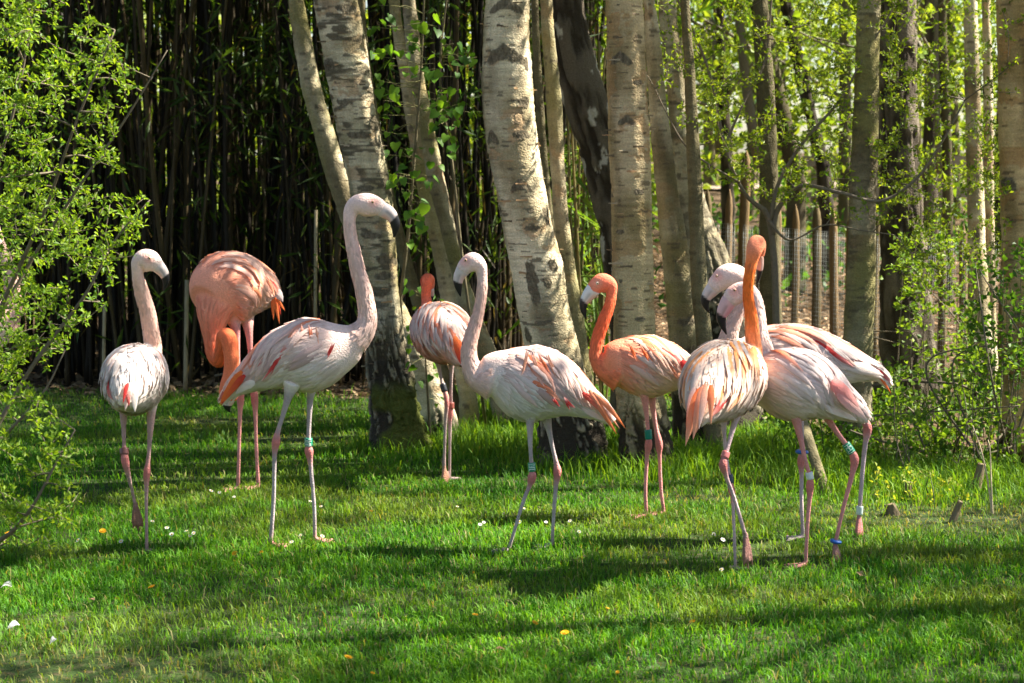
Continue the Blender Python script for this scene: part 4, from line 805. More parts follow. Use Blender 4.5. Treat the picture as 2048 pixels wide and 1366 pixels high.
# pale pink bird, front
flamingo('pale pink flamingo stepping left in front of another, pink bill tucked against a curved neck', 7.14,
    [(1737, 838, .02, 7), (1711, 821, .01, 21), (1675, 801, 0, 38), (1640, 783, 0, 58), (1605, 772, 0, 70), (1570, 767, .02, 70), (1535, 763, .05, 60), (1508, 765, .08, 45)],
    [(1530, 755, .09, 42, 1), (1528, 712, .12, 24, 1), (1520, 672, .15, 18, 1), (1517, 640, .16, 15.5, 1), (1514, 612, .17, 14.5, 1), (1506, 590, .18, 14.5, 1), (1494, 580, .19, 16.5, .85), (1480, 583, .20, 20, .75), (1467, 593, .20, 21, .72), (1457, 604, .20, 16, .7)],
    [(1459, 600, .20, 16), (1449, 618, .20, 14), (1443, 634, .20, 10), (1446, 651, .20, 6.5), (1453, 669, .20, 1)],
    dict(std=[[(1590, 810, -.03, 18), (1594, 845, -.03, 9.5), (1603, 885, -.03, 7), (1612, 925, -.03, 5.5), (1620, 955, -.03, 6.5), (1620, 971, -.03, 8.5), (1619, 1000, -.03, 6), (1615, 1050, -.03, 5), (1611, 1150, -.03, 4.8)]],
         up=[[(1640, 800, .05, 18), (1655, 836, .05, 9), (1675, 866, .05, 7), (1698, 897, .05, 7), (1709, 918, .05, 9.5), (1704, 950, .05, 7), (1687, 1015, .05, 5.5), (1671, 1085, .05, 5.5), (1670, 1092, .05, 6)]], hang=dict(len=46, dx=6), toe=(-1, -.2)),
    dict(pale, ridge=1, body=np.array([.78, .58, .52]), top=np.array([.80, .62, .57]), wing=np.array([.80, .64, .60]), low=np.array([.76, .64, .55]), neck=np.array([.74, .55, .48]), chest=np.array([.76, .48, .38]), c0=.6, cw=.7, pst=.12, pred=.10, leg=LEG_PINK, hangc=np.array([.30, .16, .13]), bill=(.62, .40, .38), bill2=(.66, .30, .32)), eye=(1467, 580, .2),
    bands=[(1620, 953, 15, WHT, '', False), (1697, 896, 24, GRN, 'HEN', False), (1671, 1087, 8, BLU, '', True)], sd=9,
    tails=[(1662, 762, -.11, 1722, 824, -.075, 34, np.array([.82, .24, .22]), np.array([.82, .42, .38])), (1672, 782, -.105, 1734, 840, -.07, 28, np.array([.82, .32, .29]), PALE), (1640, 805, -.08, 1715, 842, -.03, 26, WHITE, WHITE), (1690, 790, -.02, 1738, 830, 0, 20, PALE, WHITE)])
# bird mostly hidden at the edge behind the bush
flamingo('pink flamingo mostly hidden behind the leaves of the bush', 8.4,
    S0([(-150, 690, 5), (-120, 670, 30), (-80, 650, 55), (-40, 640, 66), (0, 632, 58), (22, 625, 35)]),
    NK([(5, 640, 40), (24, 610, 20), (22, 560, 15), (10, 520, 14), (-6, 480, 13), (-14, 450, 12), (-14, 432, 13), (-22, 420, 18), (-36, 420, 19), (-46, 428, 14), (-52, 434, 11)]),
    [(-50, 432, 0, 11), (-58, 442, 0, 9), (-62, 454, 0, 6), (-60, 470, 0, 1)],
    dict(std=[[(-60, 690, 0, 22), (-62, 730, 0, 8), (-62, 800, 0, 5.5), (-60, 840, 0, 8), (-60, 880, 0, 5), (-60, 1010, 0, 5)], [(-35, 690, .05, 22), (-34, 730, .05, 8), (-32, 800, .05, 5.5), (-30, 840, .05, 8), (-30, 880, .05, 5), (-28, 1010, .05, 5)]], toe=(-1, 0)),
    dict(pale, ridge=1, pst=.8, leg=LEG_PINK, chest=np.array([.76, .42, .32])), sd=10, nplum=700)

# ================================================================== plants
def shrub(name, label, stems, targets, cat_='shrub', lsize=.025, wr=.55, per=5, nodes=4, c1=(0.10, 0.20, 0.02), c2=(0.24, 0.34, 0.03), twig_c=(0.13, 0.105, 0.07), tr=.0028, sd=0, spread=.9, group=None, leafmat='leaf', spray=1.0):
    r_ = np.random.default_rng(500 + sd); sb = Bag(); pool = []
    for st in stems:
        a = np.asarray(st, float); f = cat(a, 40); pool.append(f)
        sb.add(*tube(f[:, :3], f[:, 3], 7), C=twig_c)
    pool = np.vstack(pool); base = pool[0, :3].copy()
    lp = []; ld = []
    for k, tg in enumerate(targets):
        d = np.linalg.norm(pool[:, :3] - tg, axis=1) + .25 * np.maximum(0, pool[:, 2] - tg[2]); i = int(np.argmin(d)); f = pool[i, :3]
        L = np.linalg.norm(tg - f)
        m_ = (f + tg) / 2 + r_.normal(0, .12 * L, 3)
        c = cat(np.array([f, m_, tg]), 8); rad = np.linspace(min(tr * (1 + 2 * L), pool[i, 3] * .9), tr * .45, 8)
        sb.add(*tube(c, rad, 4), C=np.asarray(twig_c) * r_.uniform(.8, 1.3))
        pool = np.vstack([pool, np.hstack([c[2:], rad[2:, None]])])
        nn = max(1, int(nodes * min(1.6, .4 + L * 3)))
        for u in np.linspace(1, .25, nn):
            p = np.array([np.interp(u * 7, np.arange(8), c[:, q]) for q in range(3)]); t = unit(tg - f) if L > 1e-4 else np.array([0, 0, 1.0])
            kk = r_.integers(max(2, per - 2), per + 2); dd = unit(t * .6 + r_.normal(0, spread, (kk, 3)) + [0, 0, .35])
            lp.append(p + dd * .004 + r_.normal(0, lsize * .25 * spray, (kk, 3))); ld.append(dd)
    lp = np.vstack(lp); ld = np.vstack(ld); n = len(lp)
    V, T = leafcards(lp, ld, unit(r_.normal(size=(n, 3)) * .7 + [0, 0, 1]), lsize * r_.uniform(.6, 1.25, n), lsize * wr * r_.uniform(.7, 1.2, n))
    C = np.repeat(mix(c1, c2, r_.random(n)), 4, 0)
    base[2] = min(base[2], pool[:, 2].min())
    e = empty(name, base, label, cat_, group)
    obj('stems', sb.mesh('stems', MAT['twig'], off=base), e)
    obj('leaves', mesh('leaves', V - base, None, T, MAT[leafmat], C, False), e, kind='stuff')
    return e
def pxpoly(n, poly, dmin, dmax, r_, dens=None):
    poly = np.asarray(poly, float); out = []
    lo, hi = poly.min(0), poly.max(0)
    while len(out) < n:
        p = r_.uniform(lo, hi); ins = False; j = len(poly) - 1
        for i in range(len(poly)):
            if (poly[i, 1] > p[1]) != (poly[j, 1] > p[1]) and p[0] < (poly[j, 0] - poly[i, 0]) * (p[1] - poly[i, 1]) / (poly[j, 1] - poly[i, 1]) + poly[i, 0]: ins = not ins
            j = i
        if ins and (dens is None or r_.random() < dens(p)): out.append(P(p[0], p[1], r_.uniform(dmin, dmax)))
    return np.array(out)
def stem(rows, D):
    return [[*P(x, y, D + d), M(r, D)] for x, y, d, r in rows]
r0 = np.random.default_rng(11)
# ---- bush at the left
LB = 6.5
bst = [stem(s, LB) for s in (
    [(-260, 1240, .1, 9), (-120, 900, .05, 7), (0, 620, 0, 5), (90, 420, -.1, 3.5), (150, 250, -.2, 2.5), (230, 60, -.2, 1.5)],
    [(-260, 1240, .1, 9), (-160, 860, .2, 7), (-60, 500, .2, 5), (20, 250, .2, 3.5), (60, 60, .2, 2.5), (90, -120, .2, 2)],
    [(-240, 1240, .0, 8), (-80, 980, -.2, 6), (60, 740, -.2, 4), (170, 590, -.2, 3), (230, 480, -.2, 2), (300, 400, -.2, 1.2)],
    [(-240, 1240, .0, 8), (-120, 1120, -.5, 6), (0, 1080, -.7, 4.5), (60, 1020, -.8, 3), (110, 930, -.8, 2), (150, 860, -.8, 1.3)],
    [(-250, 1240, .0, 8), (-100, 820, .0, 6), (40, 560, .1, 4), (140, 400, .1, 3), (250, 240, .1, 2.2), (335, 100, .1, 1.1)],
    [(-240, 1200, .0, 8), (-160, 600, .4, 6), (-120, 300, .5, 5), (-80, 60, .5, 4), (-60, -150, .5, 3)],
    [(-240, 1240, 0, 7), (-120, 1000, -.4, 5), (20, 860, -.5, 3), (90, 780, -.5, 2), (130, 700, -.5, 1.2)])]
for s in bst: s[0][2] = -0.03
dens = lambda p: np.interp(p[0], [-100, 60, 170, 330], [1, 1, .62, .5])
bt = np.vstack([pxpoly(620, [(-120, -60), (150, -40), (200, 60), (270, 150), (235, 240), (250, 330), (305, 400), (280, 480), (240, 590), (170, 640), (110, 720), (60, 760), (-120, 760)], 6.0, 7.0, r0, dens),
                pxpoly(90, [(-80, 740), (60, 720), (90, 830), (160, 870), (150, 960), (190, 1040), (100, 1100), (-80, 1080)], 5.5, 6.1, r0)])
shrub('leafy_bush', 'fresh yellow-green leafy bush with wiry brown twigs beside the pale flamingo seen from behind', bst, bt, lsize=.0215, per=6, nodes=6, sd=1, c1=(0.05, 0.135, 0.010), c2=(0.25, 0.36, 0.03))
# ---- the wiry thorn tree in front of the fence
HT = 10.0
hs = [stem(s, HT) for s in (
    [(1556, 790, 0, 8.8), (1552, 640, 0, 7.5), (1548, 520, 0, 6.8), (1535, 430, 0, 6.1), (1500, 400, -.05, 4.1), (1470, 350, -.1, 3.4), (1445, 270, -.1, 3.1), (1420, 150, -.1, 2.7), (1385, 60, -.1, 2.7), (1345, -20, -.1, 2.0)],
    [(1545, 470, 0, 6.1), (1555, 420, 0, 5.4), (1600, 372, -.1, 4.1), (1680, 385, -.2, 3.7), (1760, 402, -.2, 3.4), (1830, 360, -.2, 3.1), (1880, 290, -.2, 2.4), (1930, 200, -.2, 1.7)],
    [(1540, 440, 0, 5.4), (1560, 360, 0, 4.1), (1610, 280, 0, 3.4), (1680, 200, .05, 2.7), (1725, 120, .05, 2.2), (1790, 10, .05, 1.6)],
    [(1450, 290, -.1, 2.7), (1490, 200, -.1, 2.4), (1530, 120, -.1, 2.0), (1545, -20, -.1, 1.7)],
    [(1480, 365, -.1, 2.7), (1420, 330, -.15, 2.0), (1370, 290, -.2, 1.7), (1330, 220, -.2, 1.4), (1300, 160, -.25, 1.0), (1250, 90, -.3, 0.7)],
    [(1535, 440, 0, 4.1), (1580, 480, -.1, 2.0), (1650, 450, -.15, 1.7), (1720, 460, -.2, 1.4), (1790, 470, -.2, 1.0)])]
ht = pxpoly(820, [(1300, -40), (2070, -40), (2070, 420), (1960, 600), (1800, 560), (1760, 470), (1600, 440), (1460, 380), (1400, 330), (1340, 200)], 9.5, 10.6, r0)
shrub('thorn_tree', 'wiry many-branched small tree with tiny bud leaves in front of the picket fence', hs, ht, cat_='tree', lsize=.025, per=6, nodes=5, sd=2, c1=(0.09, 0.17, 0.013), c2=(0.24, 0.30, 0.025), twig_c=(0.15, 0.12, 0.085))
# ---- leafy brambles under the trees on the right
for k, (lab, poly, dmn, dmx, n_, ls, c1, c2) in enumerate((
    ('tangled bramble with rounded leaves climbing the dark ridged trunk', [(1770, 480), (1900, 440), (1960, 600), (1950, 760), (1800, 740)], 10.0, 11.2, 130, .036, (0.07, 0.15, 0.015), (0.22, 0.32, 0.035)),
    ('low leafy bramble bank between the grey birch and the shrubbery end', [(1760, 720), (2040, 680), (2048, 900), (1900, 960), (1770, 920)], 8.9, 10.2, 230, .033, (0.06, 0.14, 0.015), (0.20, 0.30, 0.035)),
    ('glossy ivy shoots hanging beside the broad birch at the end of the shrubbery', [(1930, 520), (2060, 480), (2070, 760), (1950, 800)], 9.2, 9.6, 90, .04, (0.04, 0.11, 0.015), (0.10, 0.20, 0.02)),
    ('low weeds with small pale yellow buds in front of the brambles', [(1740, 940), (1830, 930), (1900, 960), (1960, 1010), (1850, 1030), (1760, 1010)], 8.3, 8.8, 60, .022, (0.14, 0.24, 0.02), (0.38, 0.38, 0.06)),
    ('green undergrowth in the shade behind the legs of the walking pair', [(1560, 800), (1700, 790), (1770, 850), (1760, 930), (1560, 930)], 9.3, 10.0, 110, .034, (0.05, 0.14, 0.015), (0.14, 0.26, 0.02)))):
    c = np.mean(poly, 0); dm = (dmn + dmx) / 2; g = P(c[0], c[1], dm); g[2] = 0
    st = [[[g[0] + r0.normal(0, .1), g[1] + r0.normal(0, .1), -.02, .007], [g[0] + r0.normal(0, .3), g[1] + r0.normal(0, .2), P(c[0], c[1], dm)[2] * .6 + .05, .005], [*pxpoly(1, poly, dmn, dmx, r0)[0], .003]] for _ in range(5)]
    tg = pxpoly(n_, poly, dmn, dmx, r0); tg[:, 2] = np.maximum(tg[:, 2], .03)
    for t_ in tg[:(26 if k >= 3 else 14)]:
        b_ = np.array([t_[0] + r0.normal(0, .05), t_[1] + r0.normal(0, .05), -.02]); st.append([[*b_, .003], [*((b_ + t_) / 2 + r0.normal(0, .02, 3)), .0026], [*t_, .0016]])
    if k >= 3: st = st[5:]
    shrub('bramble' if k < 2 else ('ivy' if k == 2 else 'weeds'), lab, st, tg, cat_='plant', lsize=ls, wr=.75, per=4, nodes=4, sd=20 + k, c1=c1, c2=c2, spray=2.0, **(dict(twig_c=(0.07, 0.09, 0.03), tr=.0013) if k >= 3 else dict(tr=.0018)))
# ---- climbing plant with heart shaped leaves between the birches
def heart_mesh():
    o = np.array([(0, 0), (.28, -.12), (.48, .08), (.46, .38), (.26, .72), (0, 1.05), (-.26, .72), (-.46, .38), (-.48, .08), (-.28, -.12)])
    V = np.array([[x, y, .22 * abs(x) - .12 * y * y] for x, y in o] + [[0, .4, 0.0]]); k = len(o)
    T = [[k, i, (i + 1) % k] for i in range(k)]
    return V, np.array(T)
HV, HT_ = heart_mesh()
heart = [mesh('leaf', HV, None, HT_, MAT['leaf'], np.broadcast_to(c, HV.shape)) for c in ((0.09, 0.20, 0.02), (0.14, 0.27, 0.025), (0.06, 0.15, 0.018))]
from mathutils import Matrix
def place_leaf(parent, base, p, size, r_):
    o = obj('leaf', heart[r_.integers(0, 3)], parent)
    n = unit(r_.normal(size=3) * .6 + [0.2, -.7, .5]); d = unit(np.array([r_.normal(0, .5), r_.normal(0, .3), -1.0])); d = unit(d - (d @ n) * n); s = np.cross(d, n)
    m = Matrix(((s[0] * size, d[0] * size, n[0] * size, p[0] - base[0]), (s[1] * size, d[1] * size, n[1] * size, p[1] - base[1]), (s[2] * size, d[2] * size, n[2] * size, p[2] - base[2]), (0, 0, 0, 1)))
    o.matrix_local = m
VD = 10.0
for k, (lab, rows, nl, poly, sz) in enumerate((
    ('climbing vine with heart-shaped bright leaves strung beside the thick leaning birch', [(800, 600, 0, 4), (815, 480, 0, 3.5), (826, 350, 0, 3), (838, 200, 0, 2.6), (845, 80, 0, 2.2), (850, -60, 0, 2)], 75, [(730, 0), (860, 0), (900, 120), (870, 340), (850, 480), (800, 500), (770, 360), (750, 200)], .05),
    ('loose vine with bright leaves hanging against the dark bamboo by the curved birch', [(960, 760, 0, 4), (930, 560, 0, 3), (905, 330, .1, 2.6), (880, 150, .1, 2.4), (900, -60, .1, 2)], 36, [(870, 60), (960, 100), (965, 180), (900, 330), (870, 280)], .042),
    ('vine shoots with small leaves at the foot of the thick leaning birch', [(860, 870, 0, 3), (855, 780, 0, 2.5), (850, 690, 0, 2), (850, 600, 0, 1.4)], 22, [(790, 560), (860, 560), (880, 700), (870, 800), (830, 780)], .04))):
    r_ = np.random.default_rng(70 + k); f = cat(np.array(stem(rows, VD)), 40); f[0, 2] = min(f[0, 2], .0) if k == 2 else f[0, 2]
    if k < 2: f = np.vstack([[*G(rows[0][0] + 15, 870)[:2], -.02, f[0, 3]], f])
    b = f[0, :3].copy(); e = empty('climbing_vine', b, lab, 'vine'); bg = Bag(); bg.add(*tube(f[:, :3], f[:, 3], 6), C=(0.12, 0.10, 0.055))
    pts = pxpoly(nl, poly, VD - .25, VD + .15, r_)
    for p in pts:
        i = int(np.argmin(np.linalg.norm(f[:, :3] - p, axis=1))); bg.add(*tube(cat(np.array([f[i, :3], (f[i, :3] + p) / 2 + r_.normal(0, .02, 3), p]), 5), np.linspace(.002, .0012, 5), 4), C=(0.16, 0.15, 0.06))
        for _ in range(2 if r_.random() < .5 else 1): place_leaf(e, b, p + r_.normal(0, .02, 3), sz * r_.uniform(.6, 1.25), r_)
    obj('stems', bg.mesh('stems', MAT['twig'], off=b), e)

# ================================================================== bamboo thicket
def culm_mesh(k):
    r_ = np.random.default_rng(900 + k); H = 4.6; n = 27; z = np.linspace(-.03, H, n)
    x = .10 * np.sin(z * .7 + k) * z / H + r_.normal(0, .02) * z; y = .08 * np.cos(z * .8 + k * 2) * z / H
    c = np.stack([x, y, z], -1); r = .0165 * (1 - .45 * z / H); r[::2] *= 1.10
    V, q, t = tube(c, r, 7, ref=(1, .2, 0))
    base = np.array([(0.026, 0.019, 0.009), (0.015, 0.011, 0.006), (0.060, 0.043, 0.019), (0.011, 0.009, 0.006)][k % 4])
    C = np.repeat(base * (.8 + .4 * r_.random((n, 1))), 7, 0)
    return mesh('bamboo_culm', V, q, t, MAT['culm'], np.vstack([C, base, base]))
cm = [culm_mesh(k) for k in range(8)]
r1 = np.random.default_rng(33)
pos = []
def try_culm():
    y = r1.uniform(12.7, 14.6); px = r1.uniform(-70, 1190)
    return px, y
while len(pos) < 300:
    px, y = try_culm()
    if px > 900 and r1.random() < .45: continue
    pos.append((px, y))
for k, (px, y) in enumerate(pos):
    x = P(px, 700, y)[0]
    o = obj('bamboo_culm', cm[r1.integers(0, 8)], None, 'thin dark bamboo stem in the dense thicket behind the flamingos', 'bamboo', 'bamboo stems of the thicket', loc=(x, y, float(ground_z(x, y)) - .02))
    o.rotation_euler = (r1.normal(0, .05), r1.normal(0, .05) if r1.random() < .85 else r1.normal(0, .22), r1.uniform(0, 6.28)); s = r1.uniform(.55, 1.3); o.scale = (s, s, r1.uniform(.9, 1.1))
# the rest of the thicket farther in
bg = Bag()
for k in range(330):
    y = r1.uniform(14.6, 17.0); x = r1.uniform(-5.2, 0.75 if k % 3 else .3); H = r1.uniform(3.6, 5.0)
    lean = r1.normal(0, .06, 2); z = np.linspace(-.05, H, 5); c = np.stack([x + lean[0] * z + .03 * np.sin(z * 2 + k), y + lean[1] * z, z], -1)
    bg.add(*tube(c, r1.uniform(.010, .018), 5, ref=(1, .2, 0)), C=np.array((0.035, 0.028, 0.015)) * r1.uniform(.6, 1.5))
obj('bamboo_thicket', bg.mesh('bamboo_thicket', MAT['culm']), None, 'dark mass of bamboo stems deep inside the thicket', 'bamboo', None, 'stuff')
def lance(n, p, L, W, c1, c2, droop, r_):
    d = unit(r_.normal(size=(n, 3)) * [1, 1, .5] + [0, 0, -droop]); return leafcards(p, d, unit(r_.normal(size=(n, 3)) + [0, 0, .8]), L * r_.uniform(.6, 1.3, n), W * r_.uniform(.7, 1.3, n), .15) + (np.repeat(mix(c1, c2, r_.random(n)), 4, 0),)
bg = Bag()
n = 26000; p = np.stack([r1.uniform(-5.6, 2.2, n), r1.uniform(11.7, 17.2, n), 2.75 + 2.6 * r1.random(n) ** .8], -1)
V, T, C = lance(n, p, .22, .032, (0.05, 0.12, 0.015), (0.10, 0.18, 0.02), .6, r1); bg.add(V, None, T, C)
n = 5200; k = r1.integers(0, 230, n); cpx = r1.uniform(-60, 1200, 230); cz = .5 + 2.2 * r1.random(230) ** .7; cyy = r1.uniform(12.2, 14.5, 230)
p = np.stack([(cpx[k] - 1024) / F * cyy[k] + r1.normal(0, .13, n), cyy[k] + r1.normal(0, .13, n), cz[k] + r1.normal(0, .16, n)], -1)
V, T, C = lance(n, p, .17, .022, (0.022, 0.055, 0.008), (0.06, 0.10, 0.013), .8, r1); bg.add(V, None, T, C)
n = 3000; p = np.stack([r1.uniform(-5.4, .9, n), r1.uniform(12.5, 15.5, n), r1.uniform(.1, 2.6, n)], -1)
V, T, C = lance(n, p, .16, .016, (0.05, 0.036, 0.018), (0.10, 0.075, 0.035), 1.6, r1); bg.add(V, None, T, C)
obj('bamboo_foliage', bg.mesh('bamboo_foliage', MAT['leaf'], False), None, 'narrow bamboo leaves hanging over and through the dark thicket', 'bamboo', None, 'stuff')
bg = Bag(); n = 9000; p = np.stack([r1.uniform(-7, 1.2, n), r1.uniform(19.0, 21.5, n), 3.6 * r1.random(n)], -1)
V, T = leafcards(p, rdir(n), rdir(n, .5), .11 * r1.uniform(.6, 1.4, n), .08 * r1.uniform(.6, 1.3, n)); bg.add(V, None, T, np.repeat(mix((0.14, 0.24, 0.02), (0.34, 0.40, 0.06), r1.random(n)), 4, 0))
obj('hedge', bg.mesh('hedge', MAT['leaf'], False), None, 'sunlit green hedge glinting through gaps behind the bamboo', 'hedge', None, 'stuff')
# tufts of bright reed leaves between the curved and the straight birch
bg = Bag(); n = 260; p = np.stack([r1.normal(.42, .10, n), r1.uniform(11.0, 12.0, n), r1.uniform(.4, 1.6, n)], -1)
V, T, C = lance(n, p, .28, .026, (0.09, 0.19, 0.02), (0.22, 0.30, 0.05), .5, r1); bg.add(V, None, T, C)
for i in range(16):
    a = p[i * 9]; bg.add(*tube(np.linspace([a[0], a[1], -.02], [a[0] + r1.normal(0, .1), a[1], 2.2], 4), .008, 5, ref=(1, .2, 0)), C=(0.22, 0.19, 0.08))
obj('reed_clump', bg.mesh('reed_clump', MAT['leaf'], False), None, 'bright reedy bamboo shoots in the gap between the curved and the straight birch', 'plant')

# ================================================================== fence
fx = lambda px: P(px, 500, np.interp(px, [1380, 2060], [15.6, 12.4]))
fe = empty('picket_fence', (*fx(1600)[:2], 0), 'rustic fence of pointed round wooden pickets with wire netting', 'fence'); fb = np.array(fe.location)
pk = [(1404, 380, 17, 3), (1424, 376, 15, -2), (1456, 378, 15, 1), (1488, 300, 21, 0), (1520, 395, 15, 1), (1556, 400, 15, -1), (1590, 408, 15, 0), (1631, 404, 19, 1), (1669, 420, 18, 0), (1705, 424, 17, -1), (1752, 430, 17, 0), (1790, 436, 17, 1), (1843, 446, 18, 0), (1886, 453, 17, -1), (1926, 450, 17, 1), (1968, 456, 17, 0), (2010, 456, 18, 1), (2050, 458, 18, 0)]
for i, (px, py, wd, tl) in enumerate(pk):
    b = fx(px); D = b[1]; zt = P(px, py, D)[2]; g = float(ground_z(b[0], D)); r = M(wd, D) / 2; z = np.array([g - .05, g + .3, (g + zt) / 2, zt - .14, zt - .07, zt - .02, zt]); rr = r * np.array([1, 1, .97, .96, .7, .25, .04])
    c = np.stack([b[0] + .01 * np.sin(z * 3 + i) + tl * .012 * (z - g), D + .008 * np.cos(z * 4 + i), z], -1)
    V, q, t = tube(c, rr, 10, ref=(1, .1, 0)); rc = np.array([(0.15, 0.10, 0.045), (0.115, 0.085, 0.04), (0.18, 0.12, 0.06)][i % 3])
    obj('picket', mesh('picket', V - fb, q, t, MAT['wood'], np.broadcast_to(rc, V.shape)), fe)
bg = Bag(); us = np.linspace(1396, 2060, 150)
for k, px in enumerate(us):
    b = fx(px); g = float(ground_z(b[0], b[1])); bg.add(*tube(np.array([[b[0], b[1] - .05, g], [b[0], b[1] - .05, g + .5], [b[0], b[1] - .05, g + .95]]), .0011, 4, ref=(1, .1, 0)), C=(0.24, 0.26, 0.24))
for z in np.arange(.03, .97, .032):
    l = np.array([[fx(px)[0], fx(px)[1] - .053, float(ground_z(*fx(px)[:2])) + z] for px in us[::6]]); bg.add(*tube(l, .0011, 4, ref=(0, .1, 1)), C=(0.24, 0.26, 0.24))
obj('wire_netting', bg.mesh('wire_netting', MAT['wire'], off=fb), fe)
# a rail fence along the path beyond
re = empty('rail_fence', (7.5, 30, 1.0), 'low fence of horizontal wooden rails along the sandy path', 'fence'); rb = np.array(re.location)
def boxm(c, s):
    o = np.array([[x, y, z] for x in (-1, 1) for y in (-1, 1) for z in (-1, 1)]) * np.asarray(s) / 2 + np.asarray(c)
    return o, np.array([[0, 1, 3, 2], [4, 6, 7, 5], [0, 4, 5, 1], [2, 3, 7, 6], [0, 2, 6, 4], [1, 5, 7, 3]])
yr = 24.5
for zc in (.45, .85):
    o_, q_ = boxm((6.3, yr, float(ground_z(6.0, yr)) + zc), (5.2, .05, .13)); obj('rail', mesh('rail', o_ - rb, q_, None, MAT['wood'], np.broadcast_to((0.30, 0.24, 0.18), o_.shape), False), re)
for xc in (3.9, 5.5, 7.1, 8.7):
    o_, q_ = boxm((xc, yr + .09, float(ground_z(xc, yr)) + .45), (.12, .12, 1.1)); obj('post', mesh('post', o_ - rb, q_, None, MAT['wood'], np.broadcast_to((0.24, 0.19, 0.14), o_.shape), False), re)

# ================================================================== woodland beyond
LEAFY = 1.0
wl = [(1455, 21, 13, .7), (1500, 26, 10, .8), (1590, 19, 20, .5), (1648, 20, 15, .5), (1690, 24, 14, .7), (1760, 27, 13, .7), (1860, 19, 16, .9), (1895, 18, 11, .6), (1910, 26, 12, .7), (2000, 22, 15, .7), (1350, 28, 14, .6), (1420, 32, 14, .7), (1560, 34, 14, .6), (1830, 33, 14, .6), (1290, 24, 12, .6), (1100, 26, 14, .5), (700, 25, 14, .5), (420, 24, 14, .5), (120, 25, 16, .5)]
WLAB = ['upright dark ridged trunk in the sunny wood beyond the picket fence', 'upright slim smooth trunk in the sunny wood beyond the picket fence', 'strongly leaning dark trunk in the sunny wood beyond the picket fence', 'slim trunk glimpsed behind the bamboo thicket']
for k, (px, D, hw, tn) in enumerate(wl):
    b = P(px, 400, D); g = float(ground_z(b[0], D)); ln = r1.uniform(-25, 25) if k not in (2, 3) else -90
    rows = [(px + ln, -60, hw * .8), (px + ln * .5, 150, hw * .9), (px, 350, hw), (px, 480, hw * 1.1)]
    me, ft, tp, mid = trunk_mesh('trunk', rows, D, style='smooth' if k % 3 else 'ridged', ncol=20, ds=.10, zg=g, ztop=7.5, tone=tn, seed=60 + k, flare=.2)
    e = empty('woodland_tree', ft, WLAB[3 if px < 1200 else (2 if k in (2, 3) else (1 if k % 3 else 0))], 'tree', 'trees of the wood beyond the fence'); obj('trunk', me, e)
    mid[:, 2] = np.linspace(1.2 + g, 7, 12); l, c = crown_mesh(mid, ft, n_limbs=12, reach=1.9, nleaf=1500, lsize=.095, zmin=1.3 + g, sd=300 + k, c1=(0.13, 0.22, 0.02), c2=(0.26, 0.33, 0.04)); obj('limbs', l, e); obj('crown', c, e)
LEAFY = 1.0
bg = Bag(); n = 76000
x = r1.uniform(-12, 20, n); y = r1.uniform(21, 46, n); z = ground_z(x, y) + 7.5 * r1.random(n) ** 1.1
k = fbm(x * .5, y * .5, z * .8, 3) > np.interp(y, [21, 28, 40], [.52, .44, .0]); p = np.stack([x, y, z], -1)[k]; n = len(p)
V, T = leafcards(p, rdir(n), rdir(n, .5), .17 * r1.uniform(.6, 1.4, n), .12 * r1.uniform(.6, 1.3, n)); bg.add(V, None, T, np.repeat(mix((0.08, 0.17, 0.018), (0.30, 0.36, 0.05), r1.random(n)), 4, 0))
obj('woodland_foliage', bg.mesh('woodland_foliage', MAT['leaf'], False), None, 'far bright green leaves of the wood closing off the view', 'foliage', None, 'stuff')
bg = Bag(); n = 11000; x = r1.uniform(2.2, 9, n); y = r1.uniform(16.5, 21, n); z = ground_z(x, y) + .9 + 3.4 * r1.random(n); k = fbm(x * 1.1, y * .8, z * 1.1, 3) > .50; p = np.stack([x, y, z], -1)[k]; n = len(p)
V, T = leafcards(p, rdir(n), rdir(n, .5), .075 * r1.uniform(.5, 1.5, n), .05 * r1.uniform(.6, 1.3, n)); bg.add(V, None, T, np.repeat(mix((0.035, 0.09, 0.010), (0.20, 0.28, 0.03), r1.random(n)), 4, 0))
obj('woodland_thicket', bg.mesh('woodland_thicket', MAT['leaf'], False), None, 'nearer dark and bright leaves of the wood just behind the picket fence', 'foliage', None, 'stuff')
bg = Bag(); n = 9000; x = r1.uniform(0, 16, n); y = r1.uniform(17.5, 31, n); k = (fbm(x * .6, y * .4, 3.0, 3) > .5); x, y = x[k], y[k]; n = len(x)
p = np.stack([x, y, ground_z(x, y) + .35 * r1.random(n)], -1); V, T = leafcards(p, rdir(n, .4), rdir(n, .8), .10 * r1.uniform(.6, 1.4, n), .07 * r1.uniform(.6, 1.3, n)); bg.add(V, None, T, np.repeat(mix((0.03, 0.10, 0.015), (0.10, 0.22, 0.03), r1.random(n)), 4, 0))
obj('ground_cover', bg.mesh('ground_cover', MAT['leaf'], False), None, 'patches of low green ground cover beyond the picket fence', 'plant', None, 'stuff')

bg = Bag(); n = 9000; x = r1.uniform(.9, 4.2, n); y = r1.uniform(8.9, 12.6, n); k = (y > lawn_edge(x) - .25) & (fbm(x * 2.2, y * 2.2, 6.0, 3) > .38); x, y = x[k], y[k]; n = len(x)
p = np.stack([x, y, ground_z(x, y) + .24 * r1.random(n) * fbm(x * 3, y * 3, 2.0, 2)], -1); V, T = leafcards(p, rdir(n, .6), rdir(n, 1.0), .045 * r1.uniform(.5, 1.5, n), .03 * r1.uniform(.6, 1.4, n)); bg.add(V, None, T, np.repeat(mix((0.035, 0.10, 0.010), (0.16, 0.25, 0.025), r1.random(n)), 4, 0))
obj('undergrowth', bg.mesh('undergrowth', MAT['leaf'], False), None, 'low green leaves covering the soil under the shrubbery and brambles', 'plant', None, 'stuff')
